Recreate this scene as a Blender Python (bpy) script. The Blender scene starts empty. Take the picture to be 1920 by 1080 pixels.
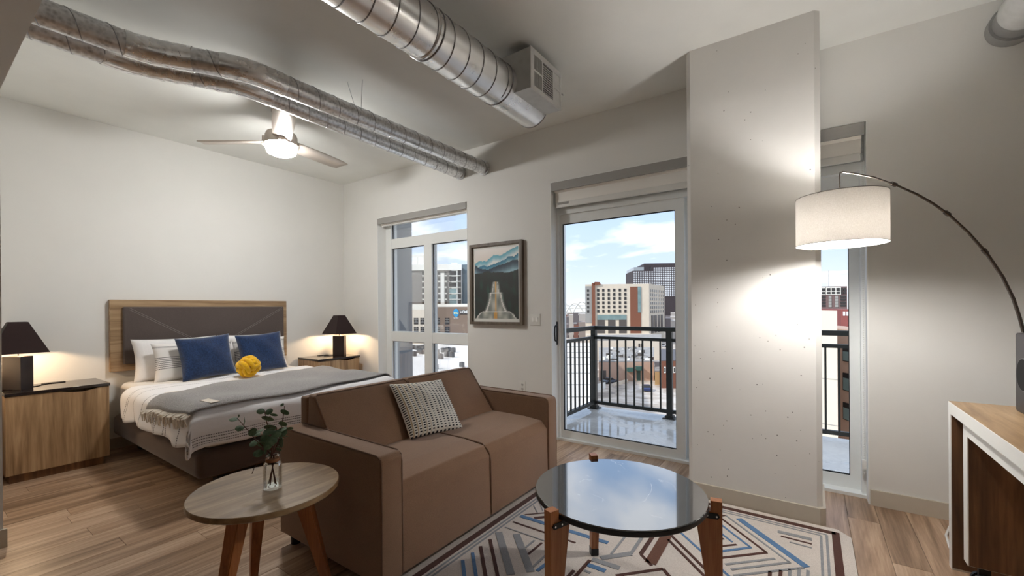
import bpy, bmesh, math, random
from mathutils import Vector, Matrix
random.seed(7)
SC = bpy.context.scene
COL = SC.collection
R = math.radians
PI = math.pi

# ------------------------------------------------------------------ camera
FPX, CYP = 805.79, 577.55                      # focal length and principal row for a 1920x1080 frame
YAW, PITCH, ROLL = R(-34.809), R(-0.0436), R(0.4204)
CAM = Vector((0, 0, 1.3))
_f = Vector((math.sin(YAW)*math.cos(PITCH), math.cos(YAW)*math.cos(PITCH), math.sin(PITCH)))
_r = Vector((math.cos(YAW), -math.sin(YAW), 0))
_d = _f.cross(_r)
RT = _r*math.cos(ROLL) + _d*math.sin(ROLL)
DN = -_r*math.sin(ROLL) + _d*math.cos(ROLL)
cd = bpy.data.cameras.new('camera')
cam = bpy.data.objects.new('camera', cd); COL.objects.link(cam)
cd.sensor_width = 36; cd.lens = FPX/1920*36
cd.shift_y = (CYP-540)/1920
cd.clip_start = .05; cd.clip_end = 3000
cam.matrix_world = Matrix(((RT.x, -DN.x, -_f.x, CAM.x), (RT.y, -DN.y, -_f.y, CAM.y), (RT.z, -DN.z, -_f.z, CAM.z), (0, 0, 0, 1)))
SC.camera = cam

def at(px, py, depth):
    """a far point of the city, from its bearing and its distance"""
    return CAM + (RT*((px-960)/FPX) + DN*((py-CYP)/FPX) + _f)*depth
def ground(px, py, z):
    d = RT*((px-960)/FPX) + DN*((py-CYP)/FPX) + _f
    return CAM + d*((z-CAM.z)/d.z)

def srgb(r, g, b, a=1):
    def c(v):
        v /= 255
        return v/12.92 if v <= .04045 else ((v+.055)/1.055)**2.4
    return (c(r), c(g), c(b), a)

# ------------------------------------------------------------------ colour management, world, sun
vs = SC.view_settings
vs.view_transform = 'Standard'; vs.look = 'None'; vs.exposure = 0.92; vs.gamma = 1; vs.use_curve_mapping = False
SC.cycles.max_bounces = 14; SC.cycles.diffuse_bounces = 10; SC.cycles.glossy_bounces = 5
SC.cycles.transparent_max_bounces = 16; SC.cycles.transmission_bounces = 8
SC.cycles.sample_clamp_indirect = 10; SC.cycles.use_denoising = True
SC.cycles.caustics_reflective = False; SC.cycles.caustics_refractive = False

class NT:
    def __init__(s, tree): s.t = tree; s.t.nodes.clear()
    def n(s, typ, ins=None, **props):
        nd = s.t.nodes.new(typ)
        for k, v in props.items(): setattr(nd, k, v)
        for k, v in (ins or {}).items():
            if isinstance(v, bpy.types.NodeSocket): s.t.links.new(v, nd.inputs[k])
            else: nd.inputs[k].default_value = v
        return nd
    def m(s, op, a, b=0.0, c=0.0, clamp=False):
        nd = s.n('ShaderNodeMath', {0: a, 1: b, 2: c}, operation=op, use_clamp=clamp); return nd.outputs[0]
    def mix(s, fac, a, b):
        nd = s.n('ShaderNodeMix', {0: fac, 6: a, 7: b}, data_type='RGBA'); return nd.outputs[2]
    def ramp(s, fac, stops, interp='LINEAR'):
        nd = s.n('ShaderNodeValToRGB', {0: fac}); cr = nd.color_ramp; cr.interpolation = interp
        while len(cr.elements) < len(stops): cr.elements.new(.5)
        for e, (p, c) in zip(cr.elements, stops): e.position = p; e.color = c
        return nd.outputs[0]
    def noise(s, vec, scale, detail=3, rough=.5, dist=0):
        nd = s.n('ShaderNodeTexNoise', {'Scale': scale, 'Detail': detail, 'Roughness': rough, 'Distortion': dist})
        if vec is not None: s.t.links.new(vec, nd.inputs['Vector'])
        return nd.outputs['Fac']
    def mapping(s, vec, scale=(1, 1, 1), loc=(0, 0, 0), rot=(0, 0, 0)):
        nd = s.n('ShaderNodeMapping', {'Location': loc, 'Rotation': rot, 'Scale': scale}); s.t.links.new(vec, nd.inputs['Vector'])
        return nd.outputs[0]

W = bpy.data.worlds.new('sky'); SC.world = W; W.use_nodes = True
nt = NT(W.node_tree)
tc = nt.n('ShaderNodeTexCoord').outputs['Generated']
sep = nt.n('ShaderNodeSeparateXYZ', {0: tc}).outputs
up = nt.m('MAXIMUM', sep[2], 0.0)
grad = nt.ramp(up, [(0, srgb(226, 233, 243)), (.10, srgb(200, 217, 243)), (.30, srgb(172, 202, 243)), (1, srgb(140, 182, 236))])
den = nt.m('ADD', up, .16)
cv = nt.n('ShaderNodeCombineXYZ', {0: nt.m('DIVIDE', sep[0], den), 1: nt.m('DIVIDE', sep[1], den), 2: 3.7}).outputs[0]
cl = nt.noise(cv, .95, 6, .58, .3)
clf = nt.ramp(cl, [(.47, (0, 0, 0, 1)), (.60, (1, 1, 1, 1))])
skyc = nt.mix(nt.m('MULTIPLY', clf, .8), grad, (1.25, 1.25, 1.27, 1))
bgd = nt.n('ShaderNodeBackground', {'Color': skyc, 'Strength': .74})
nt.t.links.new(bgd.outputs[0], nt.n('ShaderNodeOutputWorld').inputs[0])

sl = bpy.data.lights.new('sun_offscreen', 'SUN'); sl.energy = 1.9; sl.angle = R(3); sl.color = (1, .97, .92)
sun = bpy.data.objects.new('sun_offscreen', sl); COL.objects.link(sun)
sun.rotation_euler = Vector((.42, .72, -.62)).to_track_quat('-Z', 'Y').to_euler()

def point_light(name, loc, power, col=(1, .93, .85), rad=.08):
    l = bpy.data.lights.new(name, 'POINT'); l.energy = power; l.color = col; l.shadow_soft_size = rad
    o = bpy.data.objects.new(name, l); COL.objects.link(o); o.location = loc
    return o

# ------------------------------------------------------------------ materials
MATS = {}
def base_mat(name):
    m = bpy.data.materials.new(name); m.use_nodes = True
    t = NT(m.node_tree); b = t.n('ShaderNodeBsdfPrincipled'); o = t.n('ShaderNodeOutputMaterial')
    t.t.links.new(b.outputs[0], o.inputs[0]); MATS[name] = m
    return m, t, b
def link(t, a, nd, inp): t.t.links.new(a, nd.inputs[inp])
def bump(t, b, h, strength=.2, dist=.002):
    bp = t.n('ShaderNodeBump', {'Strength': strength, 'Distance': dist, 'Height': h}); link(t, bp.outputs[0], b, 'Normal')

def plain(name, col, rough=.5, metal=0, var=.06, scale=20, bumpy=0, bdist=.001, ior=1.45, coat=0, emit=None, estr=0, sheen=0, spec=.5):
    m, t, b = base_mat(name)
    v = t.n('ShaderNodeTexCoord').outputs['Object']
    nz = t.noise(v, scale, 4)
    c0 = tuple(max(0, x*(1-var)) for x in col[:3])+(1,); c1 = tuple(min(1, x*(1+var)) for x in col[:3])+(1,)
    link(t, t.ramp(nz, [(.3, c0), (.7, c1)]), b, 'Base Color')
    b.inputs['Roughness'].default_value = rough; b.inputs['Metallic'].default_value = metal; b.inputs['IOR'].default_value = ior
    b.inputs['Coat Weight'].default_value = coat; b.inputs['Sheen Weight'].default_value = sheen
    b.inputs['Specular IOR Level'].default_value = spec
    if emit: b.inputs['Emission Color'].default_value = emit; b.inputs['Emission Strength'].default_value = estr
    if bumpy: bump(t, b, t.noise(v, scale*2, 4), bumpy, bdist)
    return m

def wood(name, dark, mid, light, axis='Y', rough=.42, across=9, along=.7, contrast=1.0, rnd=.25):
    m, t, b = base_mat(name)
    v = t.n('ShaderNodeTexCoord').outputs['Object']
    ob = t.n('ShaderNodeObjectInfo').outputs['Random']
    off = t.n('ShaderNodeCombineXYZ', {0: t.m('MULTIPLY', ob, 37.0), 1: t.m('MULTIPLY', ob, 91.0), 2: t.m('MULTIPLY', ob, 53.0)}).outputs[0]
    v = t.n('ShaderNodeVectorMath', {0: v, 1: off}, operation='ADD').outputs[0]
    sc = {'X': (along, across, across), 'Y': (across, along, across), 'Z': (across, across, along)}[axis]
    mv = t.mapping(v, sc)
    n1 = t.noise(mv, 1.0, 5, .6, 1.2)
    mv2 = t.mapping(v, tuple(s*6 for s in sc))
    n2 = t.noise(mv2, 1.0, 3, .6, .4)
    f = t.m('ADD', t.m('MULTIPLY', n1, .72), t.m('MULTIPLY', n2, .28))
    f = t.m('ADD', f, t.m('MULTIPLY', t.m('SUBTRACT', ob, .5), rnd))
    w = .17/contrast
    link(t, t.ramp(f, [(.5-w, dark), (.5, mid), (.5+w, light)]), b, 'Base Color')
    b.inputs['Roughness'].default_value = rough
    bump(t, b, n2, .12, .001)
    return m

def fabric(name, col, col2=None, scale=350, rough=.9, bs=.35, bd=.0012, sheen=.25, mott=.10, ms=3.5):
    m, t, b = base_mat(name)
    v = t.n('ShaderNodeTexCoord').outputs['Object']
    n1 = t.noise(v, scale, 2, .6); n2 = t.noise(v, ms, 3)
    col2 = col2 or tuple(min(1, x*1.18) for x in col[:3])+(1,)
    c = t.ramp(n1, [(.35, col), (.65, col2)])
    dk = tuple(x*(1-mott) for x in (1, 1, 1))+(1,)
    c = t.n('ShaderNodeMix', {0: 1.0, 6: c, 7: t.ramp(n2, [(.35, dk), (.65, (1, 1, 1, 1))])}, data_type='RGBA', blend_type='MULTIPLY').outputs[2]
    link(t, c, b, 'Base Color'); b.inputs['Roughness'].default_value = rough
    b.inputs['Sheen Weight'].default_value = sheen; b.inputs['Specular IOR Level'].default_value = .2
    bump(t, b, n1, bs, bd)
    return m

def glass(name, tint=(.96, .98, .98, 1), refl=1.0, ior=1.45):
    m = bpy.data.materials.new(name); m.use_nodes = True; t = NT(m.node_tree)
    fr = t.n('ShaderNodeFresnel', {'IOR': ior}).outputs[0]
    tr = t.n('ShaderNodeBsdfTransparent', {'Color': tint}); gl = t.n('ShaderNodeBsdfGlossy', {'Roughness': .02, 'Color': (1, 1, 1, 1)})
    mx = t.n('ShaderNodeMixShader', {0: t.m('MULTIPLY', fr, refl), 1: tr.outputs[0], 2: gl.outputs[0]})
    t.t.links.new(mx.outputs[0], t.n('ShaderNodeOutputMaterial').inputs[0]); MATS[name] = m
    return m

def metal_sheet(name, col, rough=.28, spangle=14, amt=.3):
    m, t, b = base_mat(name)
    v = t.n('ShaderNodeTexCoord').outputs['Object']
    vo = t.n('ShaderNodeTexVoronoi', {'Scale': spangle*3}); link(t, v, vo, 'Vector')
    n1 = t.noise(v, spangle, 4, .65)
    f = t.m('ADD', t.m('MULTIPLY', vo.outputs['Distance'], .5), t.m('MULTIPLY', n1, .6))
    lo = tuple(x*(1-amt) for x in col[:3])+(1,)
    link(t, t.ramp(f, [(.3, lo), (.65, col)]), b, 'Base Color')
    b.inputs['Metallic'].default_value = 1
    link(t, t.m('ADD', t.m('MULTIPLY', n1, .25), rough-.1), b, 'Roughness')
    bump(t, b, n1, .08, .004)
    return m

WHITE = srgb(238, 237, 233)
wall_m = plain('wall_paint', srgb(226, 225, 221), .75, var=.012, scale=3, bumpy=.06, bdist=.001)
ceil_m = plain('ceiling_paint', srgb(232, 233, 229), .8, var=.02, scale=4, bumpy=.12, bdist=.002)
# painted concrete with small pits
m, t, b = base_mat('column_paint'); v = t.n('ShaderNodeTexCoord').outputs['Object']
vo = t.n('ShaderNodeTexVoronoi', {'Scale': 8.5, 'Randomness': 1.0}); link(t, v, vo, 'Vector')
pit = t.ramp(vo.outputs['Distance'], [(.016, srgb(70, 70, 68)), (.026, srgb(226, 224, 220))])
nz = t.noise(v, 4, 5)
link(t, t.n('ShaderNodeMix', {0: 1.0, 6: pit, 7: t.ramp(nz, [(.3, (.96, .96, .96, 1)), (.7, (1, 1, 1, 1))])}, data_type='RGBA', blend_type='MULTIPLY').outputs[2], b, 'Base Color')
b.inputs['Roughness'].default_value = .7; bump(t, b, nz, .3, .006)
column_m = m
trim_m = plain('baseboard_paint', srgb(196, 187, 172), .55, var=.02)
frame_m = plain('white_window_frame', srgb(232, 234, 232), .4, var=.01)
reveal_m = plain('reveal_paint', srgb(240, 240, 237), .6, var=.01)
gasket_m = plain('black_gasket', srgb(22, 22, 24), .6)
fascia_m = plain('grey_fascia', srgb(158, 156, 152), .6, var=.01)
shade_fab = fabric('roller_fabric', srgb(236, 233, 227), scale=500, bs=.1, mott=.02)
glass_m = glass('window_glass', (.98, .99, .99, 1), .35)
floor_m = wood('floor_oak', srgb(122, 96, 74), srgb(172, 142, 115), srgb(208, 182, 156), 'Y', .34, 11, .5, 1.05, .13)
floor_base = plain('subfloor', srgb(70, 54, 42), .8)
walnut = wood('light_walnut', srgb(116, 88, 60), srgb(168, 136, 100), srgb(202, 172, 134), 'Z', .38, 6, .45, 1.25, .05)
walnut_y = wood('light_walnut_across', srgb(112, 86, 60), srgb(152, 124, 92), srgb(182, 154, 120), 'Y', .4, 14, .8, .9, .1)
walnut_dk = wood('dark_walnut', srgb(66, 44, 28), srgb(104, 72, 46), srgb(140, 100, 64), 'Z', .4, 11, .6, .9, .1)
walnut_top = wood('walnut_top', srgb(112, 86, 58), srgb(154, 126, 92), srgb(186, 160, 124), 'Y', .35, 8, .9, .9, .1)
orange_wood = wood('oiled_leg_wood', srgb(128, 74, 36), srgb(162, 98, 52), srgb(184, 122, 72), 'Z', .4, 26, 1.2, .9, .15)
table_wood = wood('table_top_wood', srgb(102, 77, 48), srgb(142, 113, 78), srgb(174, 146, 108), 'Y', .33, 9, 1.0, 1.2, .05)
black_gloss = plain('black_glass_top', srgb(36, 28, 26), .12, spec=.8)
dark_brown = plain('dark_bronze', srgb(52, 42, 38), .35, var=.04)
shade_dark = fabric('dark_lamp_shade', srgb(46, 34, 34), srgb(56, 42, 40), scale=600, bs=.05, sheen=.1)
brown_vel = fabric('brown_bed_cover', srgb(84, 68, 59), srgb(98, 81, 71), scale=500, mott=.12)
uphol = fabric('headboard_linen', srgb(82, 72, 68), srgb(98, 88, 84), scale=420, mott=.06)
stitch_m = plain('pale_thread', srgb(150, 142, 136), .8)
sofa_m = fabric('sofa_weave', srgb(126, 96, 73), srgb(146, 114, 89), scale=420, mott=.08, ms=5)
piping_m = fabric('sofa_piping', srgb(108, 80, 60), scale=300, bs=.1)
linen = fabric('white_linen', srgb(228, 226, 226), srgb(238, 236, 235), scale=300, bs=.12, mott=.03)
sheet_m = fabric('white_sheet', srgb(220, 215, 208), scale=300, bs=.1, mott=.03)
blue_m = fabric('navy_velvet', srgb(17, 38, 72), srgb(30, 58, 102), scale=90, bs=.15, mott=.25, ms=9, sheen=.6)
yellow_m = fabric('yellow_knit', srgb(226, 170, 18), srgb(240, 190, 40), scale=200, bs=.2, mott=.12, ms=20)
throw_m = fabric('grey_wool', srgb(122, 119, 117), srgb(162, 158, 155), scale=160, bs=.4, bd=.003, mott=.10)
fringe_m = fabric('cream_fringe', srgb(212, 202, 188), scale=200)
duct_m = metal_sheet('bright_duct', (.86, .86, .86, 1), .26, 4, .07)
galv_m = metal_sheet('galvanised_duct', (.74, .74, .75, 1), .30, 16, .42)
seam_m = plain('duct_seam', (.32, .32, .33, 1), .35, 1)
foil_m = metal_sheet('foil_tape', (.88, .88, .88, 1), .24, 7, .2)
nickel = plain('brushed_nickel', srgb(196, 186, 176), .42, .7, var=.03)
grille_m = plain('grille_paint', srgb(208, 208, 206), .45)
dark_in = plain('dark_cavity', srgb(24, 24, 25), .9)
rail_m = plain('black_rail_paint', srgb(40, 42, 38), .45)
black_m = plain('black_metal', srgb(26, 26, 27), .4)
white_pl = plain('white_plastic', srgb(226, 225, 220), .4, var=.01)
console_w = plain('white_laminate', srgb(236, 236, 232), .35, var=.02, scale=6)
chrome = plain('chrome', (.7, .7, .7, 1), .15, 1)
leaf_m = fabric('eucalyptus_leaf', srgb(86, 112, 84), srgb(116, 140, 110), scale=60, bs=.08, mott=.25, ms=40, rough=.6, sheen=.1)
stem_m = plain('brown_stem', srgb(92, 58, 44), .7)
twine_m = plain('brown_band', srgb(150, 100, 62), .8)
vase_m = glass('vase_glass', (.985, .99, .985, 1), .55, 1.45)

# black stone with a few white veins
m, t, b = base_mat('black_marble'); v = t.n('ShaderNodeTexCoord').outputs['Object']
wv = t.noise(v, 2.3, 4, .55, .5)
ve = t.m('ABSOLUTE', t.m('SUBTRACT', wv, .46))
mk2 = t.noise(v, 4.0, 2)
vf = t.m('MULTIPLY', t.ramp(ve, [(0, (1, 1, 1, 1)), (.006, (0, 0, 0, 1))]), t.ramp(mk2, [(.52, (0, 0, 0, 1)), (.6, (1, 1, 1, 1))]))
link(t, t.mix(vf, srgb(34, 34, 37), srgb(205, 205, 205)), b, 'Base Color')
b.inputs['Roughness'].default_value = .10; b.inputs['IOR'].default_value = 2.0; b.inputs['Coat Weight'].default_value = 1.0; b.inputs['Coat IOR'].default_value = 2.4; b.inputs['Coat Roughness'].default_value = .03
marble_m = m

# ------------------------------------------------------------------ mesh helpers
class G:
    def __init__(s): s.v = []; s.f = []
    def add(s, v, f):
        k = len(s.v); s.v += [tuple(p) for p in v]; s.f += [tuple(i+k for i in q) for q in f]; return s
    def box(s, x0, x1, y0, y1, z0, z1, b=0, seg=2):
        if b <= 0:
            v = [(x, y, z) for z in (z0, z1) for y in (y0, y1) for x in (x0, x1)]
            return s.add(v, [(0, 2, 3, 1), (4, 5, 7, 6), (0, 1, 5, 4), (2, 6, 7, 3), (0, 4, 6, 2), (1, 3, 7, 5)])
        bm = bmesh.new(); bmesh.ops.create_cube(bm, size=1)
        for q in bm.verts: q.co = ((x0+x1)/2+q.co.x*(x1-x0), (y0+y1)/2+q.co.y*(y1-y0), (z0+z1)/2+q.co.z*(z1-z0))
        bmesh.ops.bevel(bm, geom=bm.edges[:], offset=b, segments=seg, affect='EDGES', profile=.6)
        return s.bm(bm)
    def bm(s, bm):
        bm.verts.index_update()
        s.add([q.co[:] for q in bm.verts], [[q.index for q in f.verts] for f in bm.faces]); bm.free(); return s
    def prism(s, poly, ext, b=0):
        """poly: 3-D points, ext: extrusion vector"""
        n = len(poly); e = Vector(ext); P = [Vector(p) for p in poly]; Q = [p+e for p in P]
        f = [tuple(range(n-1, -1, -1)), tuple(range(n, 2*n))]+[(i, (i+1) % n, n+(i+1) % n, n+i) for i in range(n)]
        if b <= 0: return s.add(P+Q, f)
        bm = bmesh.new(); vv = [bm.verts.new(p) for p in P+Q]
        for q in f: bm.faces.new([vv[i] for i in q])
        bmesh.ops.recalc_face_normals(bm, faces=bm.faces[:])
        bmesh.ops.bevel(bm, geom=bm.edges[:], offset=b, segments=3, affect='EDGES', profile=.6)
        return s.bm(bm)
    def tube(s, path, r, n=10, caps=True, closed=False):
        P = [Vector(p) for p in path]; k = len(P); rr = r if isinstance(r, (list, tuple)) else [r]*k
        up = None; rings = []
        for i in range(k):
            if closed: tdir = (P[(i+1) % k]-P[i-1]).normalized()
            else: tdir = (P[min(i+1, k-1)]-P[max(i-1, 0)]).normalized()
            if up is None:
                up = Vector((0, 0, 1)) if abs(tdir.z) < .9 else Vector((1, 0, 0))
            up = (up-tdir*up.dot(tdir)).normalized(); sd = tdir.cross(up)
            rings.append([P[i]+(up*math.cos(a)+sd*math.sin(a))*rr[i] for a in (2*PI*j/n for j in range(n))])
        v = [p for q in rings for p in q]; f = []
        for i in range(k if closed else k-1):
            a = i*n; c = ((i+1) % k)*n
            f += [(a+j, a+(j+1) % n, c+(j+1) % n, c+j) for j in range(n)]
        if caps and not closed: f += [tuple(range(n-1, -1, -1)), tuple((k-1)*n+j for j in range(n))]
        return s.add(v, f)
    def lathe(s, prof, c=(0, 0, 0), n=32):
        v = []; f = []
        for (r, z) in prof: v += [(c[0]+r*math.cos(2*PI*j/n), c[1]+r*math.sin(2*PI*j/n), c[2]+z) for j in range(n)]
        for i in range(len(prof)-1): f += [(i*n+j, i*n+(j+1) % n, (i+1)*n+(j+1) % n, (i+1)*n+j) for j in range(n)]
        if prof[0][0] > 1e-6: f.append(tuple(range(n-1, -1, -1)))
        if prof[-1][0] > 1e-6: f.append(tuple((len(prof)-1)*n+j for j in range(n)))
        return s.add(v, f)
    def grid(s, fn, nu, nv):
        v = [fn(i/nu, j/nv) for j in range(nv+1) for i in range(nu+1)]
        f = [(j*(nu+1)+i, j*(nu+1)+i+1, (j+1)*(nu+1)+i+1, (j+1)*(nu+1)+i) for j in range(nv) for i in range(nu)]
        return s.add(v, f)
    def mesh(s, name, mat, smooth=True, ang=38):
        me = bpy.data.meshes.new(name); me.from_pydata(s.v, [], s.f); me.materials.append(mat)
        if smooth:
            me.polygons.foreach_set('use_smooth', [True]*len(me.polygons)); me.set_sharp_from_angle(angle=R(ang))
        return me

WT = {}
def link_obj(name, me, parent=None, loc=None):
    o = bpy.data.objects.new(name, me); COL.objects.link(o)
    base = WT[parent.name] if parent else Vector((0, 0, 0))
    if parent: o.parent = parent
    wl = Vector(loc) if loc is not None else Vector((0, 0, 0))
    o.location = wl-base; WT[o.name] = wl
    return o
def part(name, g, mat, parent=None, smooth=True, ang=38, fix=True):
    me = g.mesh(name, mat, smooth, ang)
    if fix:
        bm = bmesh.new(); bm.from_mesh(me); bmesh.ops.recalc_face_normals(bm, faces=bm.faces[:]); bm.to_mesh(me); bm.free()
        if smooth: me.set_sharp_from_angle(angle=R(ang))
    return link_obj(name, me, parent)
def tag(o, label, cat, group=None):
    o['label'] = label; o['category'] = cat
    if group: o['group'] = group
    return o
def thing(name, label, cat, loc, group=None):
    o = bpy.data.objects.new(name, None); COL.objects.link(o); o.location = loc; o.empty_display_size = .1
    WT[o.name] = Vector(loc); return tag(o, label, cat, group)
def struct(name, g, mat, label=None, parent=None, smooth=False):
    o = part(name, g, mat, parent, smooth)
    if not parent:
        o['kind'] = 'structure'
        if label: o['label'] = label
    return o
def spart(o): o['kind'] = 'stuff'; return o

# ------------------------------------------------------------------ the room
XW, YW, H = -5.408, 3.632, 3.05
XR, YB = 2.9, -3.6            # right and back of the room, behind the camera
YO = 3.93                     # outer face of the window wall
KZ = 2.525                    # kitchen soffit, over the camera
# floor: planks along Y
fl = struct('floor', G().box(XW, XR, YB, YW+.12, -.12, -.012), floor_base, 'plank floor of oak coloured boards')
PWID = .15
k0 = math.floor((XW+3.72)/PWID)
pn = 0
for k in range(k0, int((1.9+3.72)/PWID)+1):
    x0 = max(-3.72+k*PWID, XW); x1 = min(-3.72+(k+1)*PWID, 1.9)
    if x1-x0 < .01: continue
    y = -.3-((k*.47) % 1.22)
    if k == -1: y = .617-1.22
    if k == 1: y = .652-1.22
    if k == -4: y = .405-1.22
    while y < YW+.1:
        ya, yb = max(y, -.3), min(y+1.22, YW+.115)
        if yb-ya > .02:
            part('plank', G().box(x0+.0006, x1-.0006, ya+.0006, yb-.0006, -.012, 0, .0012, 1), floor_m, fl, False); pn += 1
        y += 1.22
spart(part('far_planks', G().box(1.9, XR, YB, YW+.1, -.012, 0).box(XW, 1.9, YB, -.3, -.012, 0), floor_m, fl, False))

struct('ceiling', G().box(XW, XR, .34, YO, H, H+.25), ceil_m, 'white painted concrete ceiling')
struct('ceiling_kitchen', G().box(XW, XR, YB, .34, KZ, H+.25), wall_m, 'dropped white soffit')
struct('wall_bed', G().box(XW-.2, XW, YB, YO, -.12, H+.25), wall_m, 'white wall behind the bed')
struct('wall_right', G().box(XR, XR+.2, YB, YO, -.12, H+.25), wall_m)
struct('wall_back', G().box(XW, XR, YB-.2, YB, -.12, H+.25), wall_m)
# window wall with two openings
WX0, WX1, WZ0, WZ1 = -4.672, -3.119, .16, 2.487
DX0, DX1, DZ1 = -2.064, .308, 2.507
g = G()
for (a, b_, c, d) in ((XW, WX0, -.12, H+.25), (WX0, WX1, -.12, WZ0), (WX0, WX1, WZ1, H+.25), (WX1, DX0, -.12, H+.25), (DX0, DX1, DZ1, H+.25), (DX0, DX1, -.12, -.012), (DX1, XR, -.12, H+.25)):
    g.box(a, b_, YW, YO, c, d)
struct('wall_window', g, wall_m, 'white wall with the window and the sliding door')
# partition left of the camera
struct('wall_partition', G().box(XW, -3.665, .18, .338, 0, KZ), wall_m, 'end of the white partition wall')
struct('baseboard_partition', G().box(-3.668, -3.650, .165, .352, 0, .1), trim_m)
# concrete column with chamfered corners
ch = .028
cp = [(-.700+ch, 3.122), (.052-ch, 3.122), (.052, 3.122+ch), (.052, 3.55), (-.700, 3.55), (-.700, 3.122+ch)]
wc = struct('wall_column', G().prism([(x, y, 0) for x, y in cp], (0, 0, H)), column_m, 'square painted concrete column before the sliding door')
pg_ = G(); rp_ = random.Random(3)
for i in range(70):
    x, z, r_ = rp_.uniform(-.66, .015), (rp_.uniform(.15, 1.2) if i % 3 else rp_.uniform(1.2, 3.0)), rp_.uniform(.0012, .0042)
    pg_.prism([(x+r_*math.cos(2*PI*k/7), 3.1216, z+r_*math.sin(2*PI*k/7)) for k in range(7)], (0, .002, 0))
spart(part('pits', pg_, plain('pit_shade', srgb(120, 117, 112), .9), wc, False))  # pits laid on as flat discs, the shade inside them painted as colour
bc = [(-.715+ch, 3.106), (.067-ch, 3.106), (.067, 3.106+ch), (.067, 3.55), (-.715, 3.55), (-.715, 3.106+ch)]
struct('baseboard_column', G().prism([(x, y, 0) for x, y in bc], (0, 0, .102)), trim_m)
struct('baseboard_window', G().box(DX1+.004, XR, YW-.015, YW, 0, .1).box(WX1, DX0-.004, YW-.015, YW, 0, .1).box(XW, WX0, YW-.015, YW, 0, .1).box(WX0, WX1, YW-.015, YW, 0, .1), trim_m)
struct('baseboard_bed', G().box(XW, XW+.015, .34, YW-.015, 0, .1), trim_m)

# reveals
struct('trim_1', G().box(WX0, WX0+.006, YW-.002, YO, WZ0, WZ1).box(WX1-.006, WX1, YW-.002, YO, WZ0, WZ1).box(WX0, WX1, YW-.002, YO, WZ0, WZ0+.006).box(WX0, WX1, YW-.002, YO, WZ1-.006, WZ1), reveal_m)
struct('trim_2', G().box(DX0, DX0+.006, YW-.002, YO, 0, DZ1).box(DX1-.006, DX1, YW-.002, YO, 0, DZ1).box(DX0, DX1, YW-.002, YO, DZ1-.006, DZ1), reveal_m)

# window 1
w1 = struct('window_1', G().box(WX0+.006, WX0+.112, 3.765, 3.86, WZ0+.006, WZ1-.006).box(WX1-.08, WX1-.006, 3.765, 3.86, WZ0+.006, WZ1-.006).box(WX0+.1, WX1-.08, 3.765, 3.86, 2.415, WZ1-.006)
            .box(WX0+.1, WX1-.08, 3.765, 3.86, WZ0+.006, .25), frame_m, 'tall white framed window beside the sofa')
part('transom', G().box(WX0+.1, WX1-.08, 3.768, 3.855, 2.091, 2.217), frame_m, w1, False)
part('rail', G().box(WX0+.1, WX1-.08, 3.768, 3.855, .872, 1.0), frame_m, w1, False)
part('mullion', G().box(-3.945, -3.812, 3.764, 3.858, .25, 2.1), frame_m, w1, False)
for (a, b_, c, d) in ((-4.56, -3.2, 2.217, 2.415), (-4.56, -3.945, 1.0, 2.091), (-3.812, -3.2, 1.0, 2.091), (-4.56, -3.945, .25, .872), (-3.812, -3.2, .25, .872)):
    p = part('pane', G().box(a, b_, 3.80, 3.806, c, d), glass_m, w1, False)
    part('gasket', G().box(a, a+.008, 3.792, 3.800, c, d).box(a, b_, 3.792, 3.800, d-.008, d), gasket_m, p, False)

# sliding door 1
d1 = struct('door_1', G().box(DX0+.006, DX0+.03, 3.74, 3.88, 0, 2.27).box(DX1-.03, DX1-.006, 3.74, 3.88, 0, 2.27).box(DX0+.03, DX1-.03, 3.74, 3.88, 2.21, 2.27).box(DX0+.006, DX1-.006, 3.72, 3.90, 0, .022)
            .box(DX0+.006, DX1-.006, 3.84, 3.86, 2.27, DZ1-.006), frame_m, 'white framed sliding glass balcony door behind the column')
def leaf(x0, x1, y0, y1, sl, sr, zb=.092, zt=2.118):
    p = part('door_leaf', G().box(x0, x0+sl, y0, y1, .022, 2.21).box(x1-sr, x1, y0, y1, .022, 2.21).box(x0+sl, x1-sr, y0, y1, .022, zb).box(x0+sl, x1-sr, y0, y1, zt, 2.21), frame_m, d1, False)
    ym = (y0+y1)/2
    part('pane', G().box(x0+sl, x1-sr, ym, ym+.006, zb, zt), glass_m, p, False)
    part('gasket', G().box(x0+sl, x0+sl+.007, ym-.012, ym, zb, zt).box(x0+sl, x1-sr, ym-.012, ym, zt-.008, zt).box(x0+sl, x1-sr, ym-.012, ym, zb, zb+.007).box(x1-sr-.004, x1-sr, ym-.012, ym, zb, zt), gasket_m, p, False)
    return p
l1 = leaf(-2.034, -.862, 3.762, 3.80, .03, .075)
l2 = leaf(-.90, .278, 3.81, 3.85, .07, .058, .11)
hg = G().box(-2.068, -2.052, 3.722, 3.745, .93, 1.16, .006).tube([(-2.060, 3.735, 1.13), (-2.060, 3.69, 1.11), (-2.060, 3.685, 1.04), (-2.060, 3.69, .98), (-2.060, 3.735, .96)], .011, 8)
part('handle', hg, black_m, l1)

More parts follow.
